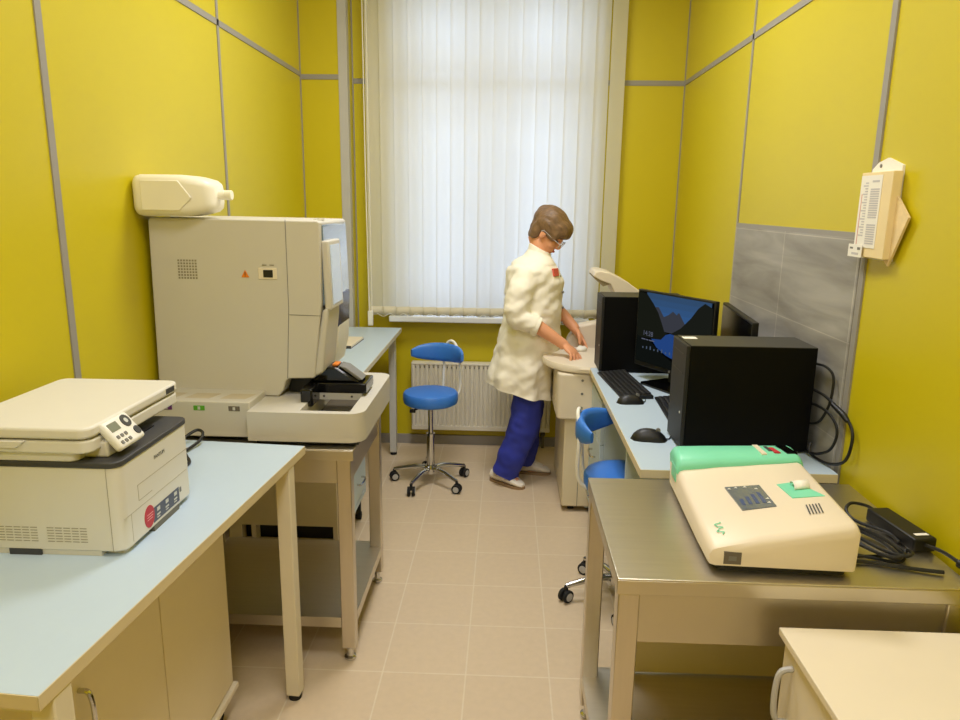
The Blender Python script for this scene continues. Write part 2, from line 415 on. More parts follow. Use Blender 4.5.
# black output deck
B().rings([[(x, y, z) for x, y in rrect(X0-.002, .002, -.002, .335, .026)] for z in (.2, .213)]).obj('output_deck', 'darkgrey', pt, bevel=.003)
B().box(-.06, -.045, .19, .25, .213, .2155).obj('paper_stop', 'black', pt)
# scanner unit on its neck, lid above
B().rings([[(x, y, z) for x, y in rrect(X0+.0, -.085, .0, .17, .02)] for z in (.213, .255)]).box(X0, -.23, .17, .38, .213, .255).obj('neck', 'printer', pt, bevel=.003)
B().rings([[(x, y, z) for x, y in rrect(X0-.02, -.048, -.012, .40, .025)] for z in (.235, .262)]).obj('scanner_bed', 'printer', pt, bevel=.004)
B().rings([[(x, y, z) for x, y in rrect(X0-.022, -.046, -.014, .402, .026)] for z in (.266, .290)]).obj('scanner_lid', 'printer', pt, bevel=.006)
B().box(X0-.01, -.06, .0, .39, .262, .266).obj('lid_gap_shade', mat('lid gap shade', (168, 160, 140), .6), pt)  # darker strip stands in for the shade between lid and bed
B().box(-.0475, -.0448, .325, .368, .272, .285).obj('lid_label', 'darkgrey', pt)
# near side grip recess shown as an inset lip
B().prism([(-.31, .262), (-.18, .262), (-.20, .246), (-.30, .246)], 'y', -.018, -.01).obj('grip', 'printer', pt, bevel=.002)
# tilted control panel on the front corner
B().box(-.10, -.034, .03, .125, .213, .25).obj('panel_mount', 'printer', pt, bevel=.006)
cp = frame(Vector((-.020, .076, .262)), (-.0, 1, .0), (-.64, 0, .77))
cpo = B().box(-.048, .050, -.034, .036, -.02, .0, cp)
cpo = cpo.obj('control_panel', 'white', pt, bevel=.007)
def on(m, x0, x1, y0, y1, h=.0012, d=-.001): return B().box(x0, x1, y0, y1, d, h, m)
on(cp, -.040, -.006, .006, .026).obj('display', 'lcd', cpo)
for i in range(3):
    for j in range(2): B().rings([[cp @ Vector((x-.036+i*.015, y-.008-j*.014, z)) for x, y in rrect(-.0045, .0045, -.004, .004, .002, 2)] for z in (-.001, .0018)]).obj('key', 'midgrey', cpo)
B().rings([[cp @ Vector((.024+r*math.cos(t*PI/12), .016+r*math.sin(t*PI/12), z)) for t in range(24)] for r, z in ((.015, 0), (.015, .0018))]).obj('dial', 'darkgrey', cpo)
B().rings([[cp @ Vector((.024+r*math.cos(t*PI/12), .016+r*math.sin(t*PI/12), z)) for t in range(24)] for r, z in ((.006, .0015), (.006, .0025))]).obj('dial_centre', 'lightprint', cpo)
B().rings([[cp @ Vector((.034+r*math.cos(t*PI/12), -.014+r*math.sin(t*PI/12), z)) for t in range(24)] for r, z in ((.010, 0), (.010, .002))]).obj('start_button', 'darkgrey', cpo)
# front panel lines, logo and stickers
fr = frame(Vector((.0, .17, .1)), (0, 1, 0), (0, 0, 1))
b = B()
for q in ((-.165, .135, -.0163, -.0157), ):
    b.box(q[0], q[1], q[2], q[3], -.001, .0006, fr)
b.box(-.1, .15, .035, .036, -.001, .0006, fr); b.box(-.1, -.099, -.0, .036, -.001, .0006, fr); b.box(-.1, -.04, -.001, .0, -.001, .0006, fr)
b.box(-.172+.036, -.171+.036, -.08, -.0165, -.001, .0004, fr)
b.obj('panel_gap', mat('gap shade', (176, 168, 146), .6), pt, smooth=False)
text('logo', 'PANTUM', .0125, 'midgrey', pt, frame(Vector((.0005, .175, .170)), (0, 1, 0), (0, 0, 1)))
on(fr, -.045, .085, -.079, -.044, .0008).obj('sticker', mat('dark blue sticker', (74, 78, 96), .4), pt)
for x in (-.02, .022, .066):
    b = B(); on_ = (x-.007, x+.007, -.058, -.049); b.box(*on_, 0, .0012, fr); b.box(x-.009, x+.007, -.068, -.064, 0, .0012, fr); b.box(x-.009, x+.004, -.074, -.071, 0, .0012, fr)
    b.obj('sticker_print', 'lightprint', pt, smooth=False)
B().rings([[fr @ Vector((-.062+.022*math.cos(t*PI/16), -.055+.026*math.sin(t*PI/16), z)) for t in range(32)] for z in (-.001, .0011)]).obj('round_sticker', 'red', pt)
b = B()
for k in range(3): b.box(-.074, -.05+k*.002, -.062+k*.006, -.0605+k*.006, .001, .0016, fr)
b.obj('round_sticker_print', mat('pink sticker print', (232, 160, 160), .5), pt, smooth=False)
on(fr, .09, .098, -.06, -.048, .0008).obj('small_mark', 'midgrey', pt)
B().box(-.03, .0004, .125, .25, .0, .014).obj('tray_recess', mat('recess shade', (110, 106, 92), .6), pt)
# vents on the near side
B().box(-.027, -.026, -.0006, .001, .012, .2).obj('panel_gap', mat('gap shade dark', (158, 150, 128), .6), pt, smooth=False)
vm = mat('vent shade', (150, 143, 122), .6)
for ks in (range(5), range(6, 11)):
    b = B()
    for r in range(6):
        for k in ks:
            x = X0+.06+k*.018
            b.box(x, x+.0145, -.0006, .001, .032+r*.0062, .0335+r*.0062)
    b.obj('vent', vm, pt, smooth=False)
B().box(X0+.08, X0+.15, -.0008, .004, .0, .014).obj('hand_slot', 'darkgrey', pt)

cord = [(-.97, 1.70, .785), (-.955, 1.80, .7855), (-.925, 1.9, .787), (-.915, 1.965, .79), (-.905, 2.0, .80), (-.912, 2.03, .812), (-.935, 2.035, .815), (-.955, 1.99, .80), (-.93, 1.93, .79), (-.90, 1.89, .7855), (-.87, 1.83, .7855), (-.90, 1.74, .7855), (-.96, 1.66, .7855)]
B().tube([((x+.768)/.96, (y-1.3133)/.96, (z-.7805)/.96) for x, y, z in cord], .0048, 8, 8).obj('power_cord', 'cable', pt)

# ------------------------------------------------------------------ left steel table
def steel_table(label, x0, x1, y0, y1, top, apron, shelf, foot, legw=.045, inset=.012, side_apron=True):
    t = thing('steel_table', label, 'table', ((x0+x1)/2, (y0+y1)/2, 0), 0)
    hx, hy = (x1-x0)/2, (y1-y0)/2
    b = B().box(-hx, hx, -hy, hy, top-.004, top)
    for q in ((-hx, hx, -hy, -hy+.003), (-hx, hx, hy-.003, hy), (-hx, -hx+.003, -hy+.003, hy-.003), (hx-.003, hx, -hy+.003, hy-.003)): b.box(*q, top-.036, top-.004)
    b.obj('table_top', 'steel', t, bevel=.002)
    i = inset
    lx, ly = hx-i, hy-i
    for sx in (-1, 1):
        for sy in (-1, 1):
            ax, ay = sx*lx, sy*ly; bx, by = sx*(lx-legw), sy*(ly-legw)
            lg = B().box(min(ax, bx), max(ax, bx), min(ay, by), max(ay, by), foot, top-.036).obj('leg', 'steelv', t, bevel=.003)
            cx, cy = (ax+bx)/2, (ay+by)/2
            B().lathe([(.014, 0), (.02, .003), (.02, .01), (.012, .014), (.01, .02), (.01, foot)], cx, cy, 16).obj('leg_foot', 'chrome', lg)
    k = legw
    z0, z1 = apron
    pl = [(-lx+k, lx-k, -ly+.006, -ly+.009), (-lx+k, lx-k, ly-.009, ly-.006)]
    if side_apron: pl += [(-lx+.006, -lx+.009, -ly+k, ly-k), (lx-.009, lx-.006, -ly+k, ly-k)]
    for q in pl: B().box(*q, z0, z1).obj('apron', 'steel', t, smooth=False)
    if shelf:
        b = B().box(-lx+.002, lx-.002, -ly+.002, ly-.002, shelf-.003, shelf)
        for q in ((-lx+k, lx-k, -ly, -ly+.003), (-lx+k, lx-k, ly-.003, ly), (-lx, -lx+.003, -ly+k, ly-k), (lx-.003, lx, -ly+k, ly-k)): b.box(*q, shelf-.035, shelf+.001)
        b.obj('shelf', 'steel', t, smooth=False)
    return t, hx, hy
st, hx, hy = steel_table('stainless steel table with lower shelf standing under the large analyser', -1.16, -.463, 2.075, 2.645, .75, (.632, .714), .163, .05)


# ------------------------------------------------------------------ analyser
an = thing('blood_analyser', 'large beige laboratory analyser with front tray on the steel table', 'analyser', (-.8, 2.1, .752))
# local origin: tray left front corner
tx1 = .365
tr = B()
outer = [p for p in rrect(0, tx1, 0, .555, .05, 6)]
outer = [(x, y) if x > .1 else (0 if k % 7 else 0, .555 if y > .3 else 0) for k, (x, y) in enumerate(outer)]
# the tray with a rectangular well: built as a rim of boxes under one bevel
wx0, wx1, wy0, wy1 = .160, .318, .028, .44
H = .106
tr.rings([[(x, y, z) for x, y in outer] for z in (.012, .03)])
top = B()
op = outer; ip = [(wx1, wy1), (wx0, wy1), (wx0, wy0), (wx1, wy0)]
bm = top.bm
def ringface(bm, outer, inner, z):
    vo = [bm.verts.new((x, y, z)) for x, y in outer]; vi = [bm.verts.new((x, y, z)) for x, y in inner]
    n = len(outer)//4
    for q in range(4):
        seg = vo[q*n:(q+1)*n]; nxt = vo[((q+1)*n) % len(vo)]
        bm.faces.new(seg+[nxt, vi[(q+1) % 4], vi[q]]) if q != 3 else bm.faces.new(seg+[vo[0], vi[0], vi[3]])
    return vo, vi
vo, vi = ringface(bm, op, ip, H)
vb = [bm.verts.new((x, y, .0302)) for x, y in op]; vw = [bm.verts.new((x, y, .0305)) for x, y in ip]
for i in range(len(vo)): bm.faces.new([vo[i], vo[(i+1) % len(vo)], vb[(i+1) % len(vo)], vb[i]])
for i in range(4): bm.faces.new([vi[i], vi[(i+1) % 4], vw[(i+1) % 4], vw[i]])
tro = tr.obj('sample_tray', 'analyser', an)
top.obj('tray_rim', 'analyser', tro, bevel=.006)
B().box(wx0+.002, wx1-.002, wy0+.002, wy1-.002, .0305, .036).obj('tray_well', mat('well grey', (112, 102, 86), .4, .3), tro)
# shade in the gap under the machine, put in as flat black slabs
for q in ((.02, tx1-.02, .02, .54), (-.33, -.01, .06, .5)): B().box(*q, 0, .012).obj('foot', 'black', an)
# left deck with three reagent slots
dk = B().box(-.355, 0, .03, .2, .012, .128)
dko = dk.obj('reagent_deck', 'analyser', an, bevel=.004)
b = B()
for x in (-.335, -.222, -.107): b.prism([(x, .065), (x+.08, .065), (x+.095, .125), (x+.015, .125)], 'z', .126, .1287)
b.obj('reagent_slot', mat('slot shade', (196, 184, 160), .6), dko, smooth=False)
for x, m in ((-.285, 'purple'), (-.18, 'green'), (-.068, 'greysticker')):
    B().box(x, x+.036, .0286, .032, .098, .114).obj('colour_label', m, dko, bevel=.001)
    B().box(x+.014, x+.022, .028, .0295, .101, .111).obj('label_mark', 'lightprint', dko, smooth=False)
# tower: silhouette in x-z extruded along y
prof = [(-.362, .108), (-.352, .685), (-.345, .692), (.195, .688), (.204, .682), (.2, .43), (.17, .176), (.163, .172), (.083, .170), (.072, .162), (.062, .13), (.045, .108)]
tw = B().prism(prof, 'y', .18, .545).obj('tower', 'analyser', an, bevel=.008)
b = B()
b.tube([(.093, .1795, .69), (.092, .1795, .4), (.078, .1795, .17)], .0011, 6).tube([(.092, .1795, .385), (.198, .1795, .383)], .0011, 6)
b.obj('panel_seam', 'midgrey', an)
b = B()
for i in range(7):
    for j in range(7): b.box(-.265+i*.0094, -.2592+i*.0094, .1792, .181, .497+j*.0094, .5028+j*.0094)
b.obj('vent', mat('vent grey', (140, 132, 112), .6), an, smooth=False)
B().box(-.002, .060, .177, .181, .500, .537).obj('switch_plate', 'cream', an, bevel=.002)
B().box(.015, .046, .1755, .178, .506, .530).obj('power_switch', 'black', an, bevel=.001)
b = B().box(.012, .026, .178, .1801, .5445, .547).box(.036, .05, .178, .1801, .5445, .547).obj('switch_print', 'midgrey', an, smooth=False)
B().prism([(-.058, .505), (-.032, .505), (-.045, .529)], 'y', .178, .181).obj('warning_sign', 'orange', an, smooth=False)
B().box(-.0462, -.0438, .1775, .179, .513, .522).box(-.0462, -.0438, .1775, .179, .508, .511).obj('warning_mark', 'black', an, smooth=False)
# front (towards the aisle): glossy blue cover above, bezel with touch screen, lower door
fp = [(.200, .684), (.209, .66), (.212, .43), (.203, .40), (.198, .43)]
B().prism([(.196, .682), (.207, .672), (.214, .43), (.2, .41)], 'y', .2, .535).obj('front_cover', 'bluegloss', an, bevel=.003)
bz = frame(Vector((.214, .2, .52)), (0, 1, 0), (-.03, 0, 1))
bo = B().box(-.005, .16, -.12, .105, -.01, .014, bz).obj('screen_bezel', 'analyser', an, bevel=.006)
B().box(.012, .142, -.105, .09, .0125, .0155, bz).obj('touch_screen', 'screen', bo, bevel=.001)
B().prism([(.2, .40), (.219, .408), (.217, .37), (.196, .19), (.168, .176), (.163, .19)], 'y', .188, .36).obj('lower_door', 'analyser', an, bevel=.008)
B().prism([(.2, .43), (.216, .43), (.212, .32), (.196, .3)], 'y', .365, .535).obj('blue_band', 'navy', an, bevel=.003)
B().prism([(.194, .31), (.212, .33), (.207, .25), (.188, .17), (.165, .175)], 'y', .365, .54).obj('lower_cover', 'white', an, bevel=.008)
B().cyl((.19, .25, .69), (.19, .25, .695), .012).cyl((.17, .25, .69), (.17, .25, .694), .006).obj('top_button', 'white', an)
# black sample stage
sg = B().box(.145, .335, .21, .34, .115, .150).obj('sample_stage', 'blackgloss', an, bevel=.004)
B().prism([(.15, .15), (.18, .188), (.205, .202), (.235, .198), (.285, .165), (.31, .15)], 'y', .225, .32).obj('stage_hood', 'blackgloss', sg, bevel=.006)
B().prism([(.235, .204), (.262, .198), (.318, .156), (.305, .152)], 'y', .24, .31).obj('hood_cover', 'midgrey', sg, bevel=.003)
B().box(.212, .232, .25, .295, .2, .207).obj('hood_catch', 'orange', sg, bevel=.002)
B().box(.172, .318, .212, .34, .092, .115).obj('carriage', 'trimlight', sg)
for x in (.19, .285): B().cyl((x, .2105, .104), (x, .2125, .104), .004, seg=10).obj('screw', 'darkgrey', sg)
B().box(.135, .175, .12, .30, .09, .15).obj('carriage_arm', 'blackgloss', sg, bevel=.006)
B().box(.06, .14, .25, .45, .106, .17).obj('overhang_shade', 'black', an)  # solid black block imitates the shade below the tower overhang

# canister
cn = thing('plastic_canister', 'milky white plastic canister lying on top of the beige analyser', 'canister', (-1.17, 2.225, 1.446))
sec = lambda sx, s: [(sx, y, z) for y, z in [(a, b) for a, b in rrect(.09-.09*s, .09+.09*s, .066-.064*s, .066+.064*s, .03*s, 5)]]
B().rings([sec(0, .86), sec(.006, .94), sec(.02, 1), sec(.15, 1)] + [[(p[0]+max(0, (.09-p[1]))*0, p[1], p[2]) for p in sec(.175, .95)]] + [sec(.2, .86), sec(.22, .78), sec(.234, .64), sec(.242, .45)]).obj('body', 'jug', cn, bevel=0)
B().cyl((.238, .09, .07), (.262, .09, .07), .015).cyl((.262, .09, .07), (.284, .09, .07), .0155).obj('cap', 'jug', cn, bevel=.002)
B().prism([(.03, .02), (.15, .02), (.19, .06), (.15, .112), (.03, .112)], 'y', -.0015, .004).obj('side_panel', 'jug', cn, bevel=.003)

# ------------------------------------------------------------------ far left table, pedestal, low cabinet, notepad
ft = thing('laminate_table', 'pale blue topped table against the window wall behind the analyser', 'table', (-.62, 4.17, 0))
B().box(-.535, -.001, -1.38, -.001, .7475, .7705).obj('table_top', 'blue_top', ft, smooth=False)
B().box(-.001, .001, -1.38, 0, .7465, .77).box(-.535, 0, -.001, .001, .7465, .77).box(-.535, .0, -1.381, -1.379, .7465, .77).box(-.535, 0, -1.38, 0, .7445, .7475).obj('edge_band', mat('pale edging', (214, 208, 190), .45), ft, smooth=False)
for lx, ly in ((-.045, -.07), (-.045, -1.33), (-.49, -.07), (-.49, -1.33)):
    lg = B().box(lx-.02, lx+.02, ly-.02, ly+.02, .018, .7445).obj('leg', 'legg', ft, bevel=.003)
    B().cyl((lx, ly, 0), (lx, ly, .018), .019, .02).obj('leg_foot', 'rubber', lg)
B().box(-.47, -.065, -.085, -.055, .71, .7445).obj('frame_rail', 'legg', ft)
pd = thing('drawer_pedestal', 'pale blue drawer pedestal under the far left table', 'cabinet', (-.66, 3.22, 0))
B().box(-.4, -.018, -.30, 0, .15, .68).obj('body', 'paleblue', pd, bevel=.002)
for z0, z1 in ((.155, .33), (.334, .50), (.504, .675)):
    d = B().box(-.017, 0, -.298, -.002, z0, z1).obj('drawer', 'paleblue', pd, bevel=.0015)
    zc = (z0+z1)/2; B().tube([(0, -.2, zc), (.018, -.195, zc), (.022, -.15, zc), (.018, -.105, zc), (0, -.1, zc)], .005, 8, 4).obj('drawer_handle', 'chrome', d)
B().box(-.4, -.0, -.30, 0, .13, .15).obj('base_board', 'paleblue', pd)
for x in (-.36, -.03):
    for y in (-.26, -.04): B().cyl((x-.012, y, .02), (x+.012, y, .02), .02).box(x-.010, x+.010, y-.012, y+.012, .03, .13).obj('castor', 'rubber', pd)
lc = thing('low_cabinet', 'low beige cabinet with dark slots behind the steel table shelf', 'cabinet', (-.69, 2.76, 0))
b = B().box(-.465, 0, 0, .14, .158, .52).box(-.465, 0, 0, .14, .03, .078).box(-.465, -.41, 0, .14, .078, .158).box(-.02, 0, 0, .14, .078, .158).box(-.37, -.35, 0, .14, .078, .158)
b.obj('body', 'beige', lc, bevel=.001)
B().box(-.462, -.003, .05, .135, .08, .157).obj('slot_back', 'black', lc, smooth=False)
for x in (-.45, -.05): B().box(x, x+.03, .02, .12, 0, .03).obj('foot', 'rubber', lc)
np_ = thing('notepad', 'small cream notepad with dark edge on the far left table', 'notepad', (-.822, 3.655, .7705), math.radians(-3))
B().box(-.075, .045, -.13, .13, .003, .014).obj('pages', 'cream', np_, smooth=False)
B().box(-.077, .047, -.1325, .13, 0, .003).box(-.077, .047, -.1325, -.1305, .003, .0145).obj('cover', 'darkgrey', np_, smooth=False)

# ------------------------------------------------------------------ stools
def make_stool(label, loc, rz, a0, a1, star, sg0=1, zb=.70):
    s = thing('stool', label, 'stool', loc, rz, 'blue wheeled laboratory stools')
    B().lathe([(.0, .452), (.13, .452), (.143, .460), (.147, .475), (.147, .505), (.14, .516), (.12, .521), (.0, .523)], seg=40).obj('seat', 'bluevinyl', s)
    B().cyl((0, 0, .445), (0, 0, .458), .07).obj('seat_plate', 'black', s)
    B().cyl((0, 0, .27), (0, 0, .446), .014).obj('gas_lift', 'chrome', s)
    B().cyl((0, 0, .09), (0, 0, .27), .022).lathe([(.0, .27), (.024, .27), (.024, .285), (.0, .285)]).obj('column', 'chrome', s)
    B().tube([(0, 0, .44), (-.05, -.03, .437), (-.085, -.05, .425)], .006, 8).box(-.105, -.075, -.064, -.044, .415, .43).obj('height_lever', 'black', s)
    # curved backrest pad
    n = 18; rg = []
    R0 = .168
    for i in range(n+1):
        t = i/n; a = math.radians(a0+(a1-a0)*t); e = min(1, math.sin(PI*min(max(t, .02), .98))**.35)
        r = R0; h = .052*e; th = .019*e; zc = zb
        rg.append([((r+th*math.cos(q))*math.cos(a), (r+th*math.cos(q))*math.sin(a), zc+h*abs(math.sin(q))**.6*(1 if math.sin(q) >= 0 else -1)) for q in [2*PI*k/16 for k in range(16)]])
    B().rings(rg).obj('backrest', 'bluevinyl', s)
    # white tube frame that carries the pad, from under the seat up the side and over behind the pad
    am = math.radians(a0+25*sg0)
    def pol(a, r, z): return (r*math.cos(a), r*math.sin(a), z)
    B().tube([pol(am, .06, .45), pol(am, .12, .455), pol(am, .166, .485), pol(am, .180, .54), pol(am, .178, .63), pol(am+.08*sg0, .174, zb), pol(am+.28*sg0, .178, zb+.054), pol(am+.5*sg0, .178, zb+.064), pol(am+.66*sg0, .176, zb+.02), pol(am+.7*sg0, .174, .6), pol(am+.7*sg0, .155, .48), pol(am+.7*sg0, .08, .452)], .0075, 10, 6).obj('back_tube', 'white', s)
    # star base
    B().lathe([(.0, .06), (.035, .06), (.04, .08), (.03, .105), (.0, .105)]).obj('hub', 'chrome', s)
    for k in range(5):
        a = math.radians(star+72*k); R = .205
        lg = B().tube([pol(a, .02, .085), pol(a, .08, .09), pol(a, .15, .078), pol(a, R, .066)], [.016, .014, .012, .010], 10, 4).obj('base_leg', 'chrome', s)
        cs = B()
        tx, ty = -math.sin(a+.5), math.cos(a+.5); px, py = R*math.cos(a), R*math.sin(a)
        for sg_ in (-1, 1):
            cs.cyl((px+tx*.005*sg_, py+ty*.005*sg_, .025), (px+tx*.02*sg_, py+ty*.02*sg_, .025), .025)
        cs.cyl((px, py, .03), (px, py, .066), .008)
        co = cs.obj('castor', 'rubber', s, bevel=.003)
        rg_ = B()
        for sg_ in (-1, 1): rg_.cyl((px+tx*.0195*sg_, py+ty*.0195*sg_, .025), (px+tx*.0215*sg_, py+ty*.0215*sg_, .025), .016).cyl((px+tx*.0205*sg_, py+ty*.0205*sg_, .025), (px+tx*.0225*sg_, py+ty*.0225*sg_, .025), .009)
        rg_.obj('wheel_cap', 'trimlight', co)
    return s
s1 = make_stool('blue round stool in front of the radiator', (-.392, 3.665, 0), 0, 6, 134, 30)
s2 = make_stool('blue round stool half hidden beside the computer desk', (.455, 2.55, 0), 0, 216, 92, 48.5, -1, .683)

# ------------------------------------------------------------------ floor standing machine at the right back
fm = thing('floor_analyser', 'cream floor standing machine with round top and raised cover beside the woman', 'laboratory machine', (.297, 3.33, 0))
B().prism([(0, .03), (0, .49), (.3, .49), (.3, .03)], 'y', 0, .58).obj('lower_body', 'beige', fm, bevel=.006)
B().prism(rrect(-.042, .3, -.03, .58, .03), 'z', .49, .715).obj('upper_body', 'cream', fm, bevel=.008)
b = B()
for k in range(5): b.box(-.0438, -.0415, .08, .40, .50+k*.022, .506+k*.022)
b.obj('side_groove', 'beige', fm, smooth=False)
b = B()
for z in (.55, .62, .685): b.cyl((.075, -.0315, z), (.075, -.029, z), .006, seg=12)
b.obj('screw', 'midgrey', fm)
B().box(-.001, .3, -.0012, .4, .487, .492).box(.075, .0775, -.0015, 0, .03, .488).obj('panel_gap', 'midgrey', fm, smooth=False)
tp = B()
ov = []
for k in range(40):
    a = 2*PI*k/40; ov.append((.10+.21*math.cos(a), .20+.25*math.sin(a)))
tp.rings([[(.10+(x-.10)*s, .20+(y-.2)*s, z+(.0 if x < .1 else (x-.1)*.0)) for x, y in ov] for s, z in ((.93, .716), (.99, .726), (1, .742), (.97, .754), (.93, .756))])
tp.obj('round_top', 'cream', fm)
B().prism([(.02, .715), (.05, .80), (.10, .865), (.2, .885), (.6, .9), (.6, .715)], 'y', .50, .585).obj('rear_housing', 'cream', fm, bevel=.015)
B().box(.3, .62, .02, .5, .03, .745).obj('rear_body', 'beige', fm, bevel=.006)
ARM = [(.165, .845+.31), (.175, .868+.31), (.20, .872+.31), (.25, .862+.31), (.33, .822+.31), (.42, .76+.31), (.52, .69+.31), (.6, .60+.31), (.6, .9), (.5, .9), (.4, .94), (.32, 1.01), (.27, 1.08), (.25, 1.118), (.2, 1.135)]
arm = [(x-.03 if x < .5 else x+.08, z) for x, z in ARM]
B().prism(arm, 'y', .22, .46).obj('raised_cover', 'cream', fm, bevel=.012)
B().prism([(.133, 1.153), (.185, 1.105), (.215, 1.115), (.21, 1.128), (.17, 1.14)], 'y', .235, .445).obj('cover_inside', mat('cover shade grey', (170, 158, 132), .6), fm)
for x in (.05, .25):
    for y in (.05, .35): B().cyl((x-.014, y, .024), (x+.014, y, .024), .024).box(x-.01, x+.01, y-.012, y+.012, .03, .04).obj('castor', 'rubber', fm)

# ------------------------------------------------------------------ computer desk
dt = thing('computer_desk', 'pale blue topped desk along the right wall carrying two computers', 'desk', (.402, 1.972, 0))
B().box(.001, .565, .001, 1.40, .7265, .7505).obj('desk_top', 'blue_top', dt, smooth=False)
B().box(-.001, .001, 0, 1.40, .7255, .75).box(0, .565, -.001, .001, .7255, .75).box(0, .565, 1.399, 1.401, .7255, .75).box(0, .565, 0, 1.40, .7235, .7265).obj('edge_band', mat('cream edging', (226, 212, 178), .45), dt, smooth=False)
B().box(.012, .55, .30, .318, .02, .7235).box(.012, .55, 1.37, 1.388, .02, .7235).obj('side_panel', 'paleblue', dt, smooth=False)
B().box(.52, .538, .318, 1.37, .35, .7235).obj('back_panel', 'paleblue', dt, smooth=False)
for x in (.05, .5):
    for y in (.309, 1.379): B().cyl((x, y, 0), (x, y, .02), .018).obj('foot', 'rubber', dt)
rp_ = thing('drawer_pedestal', 'pale blue drawer pedestal under the far end of the computer desk', 'cabinet', (.42, 3.325, 0))
B().box(.018, .38, -.37, 0, .08, .68).obj('body', 'paleblue', rp_, bevel=.002)
for z0, z1 in ((.09, .28), (.284, .48), (.484, .675)):
    d = B().box(0, .017, -.368, -.002, z0, z1).obj('drawer', 'paleblue', rp_, bevel=.0015)
    zc = (z0+z1)/2; B().tube([(0, -.24, zc), (-.018, -.235, zc), (-.022, -.185, zc), (-.018, -.135, zc), (0, -.13, zc)], .005, 8, 4).obj('drawer_handle', 'chrome', d)
for x in (.03, .34):
    for y in (-.33, -.04): B().cyl((x-.015, y, .028), (x+.015, y, .028), .028).box(x-.012, x+.012, y-.015, y+.015, .04, .08).obj('castor', 'rubber', rp_)

# computers
def make_tower(label, loc, dx, h):
    t = thing('computer_tower', label, 'computer', loc, 0, 'black computer towers on the desk')
    B().box(.012, dx, 0, .18, .006, h).obj('case', 'towerside', t, bevel=.002)
    f = B().box(0, .012, 0, .18, .006, h).obj('front_panel', 'towerfront', t, bevel=.003)
    B().cyl((-.0015, .03, h*.35), (.001, .03, h*.35), .004, seg=12).obj('power_button', 'lightprint', f)
    B().box(-.001, .001, .03, .15, h*.9, h*.91).box(-.001, .001, .03, .15, h*.72, h*.73).obj('drive_slot', 'black', f)
    B().box(.013, dx-.001, .001, .179, h, h+.0015).obj('top_panel', 'towertop', t)
    for x in (.04, dx-.04):
        for y in (.03, .15): B().cyl((x, y, 0), (x, y, .006), .012, seg=14).obj('foot', 'rubber', t)
    b = B().box(dx, dx+.001, .02, .16, .03, h-.03).obj('rear_plate', 'midgrey', t)
    return t
t1 = make_tower('nearer black computer tower with white sticker on its top', (.553, 2.145, .7505), .393, .335)
t2 = make_tower('farther black computer tower at the far end of the desk', (.432, 3.2, .7505), .375, .348)
B().box(.018, .062, .115, .15, .3362, .3372).obj('top_sticker', 'paper', t1, smooth=False)

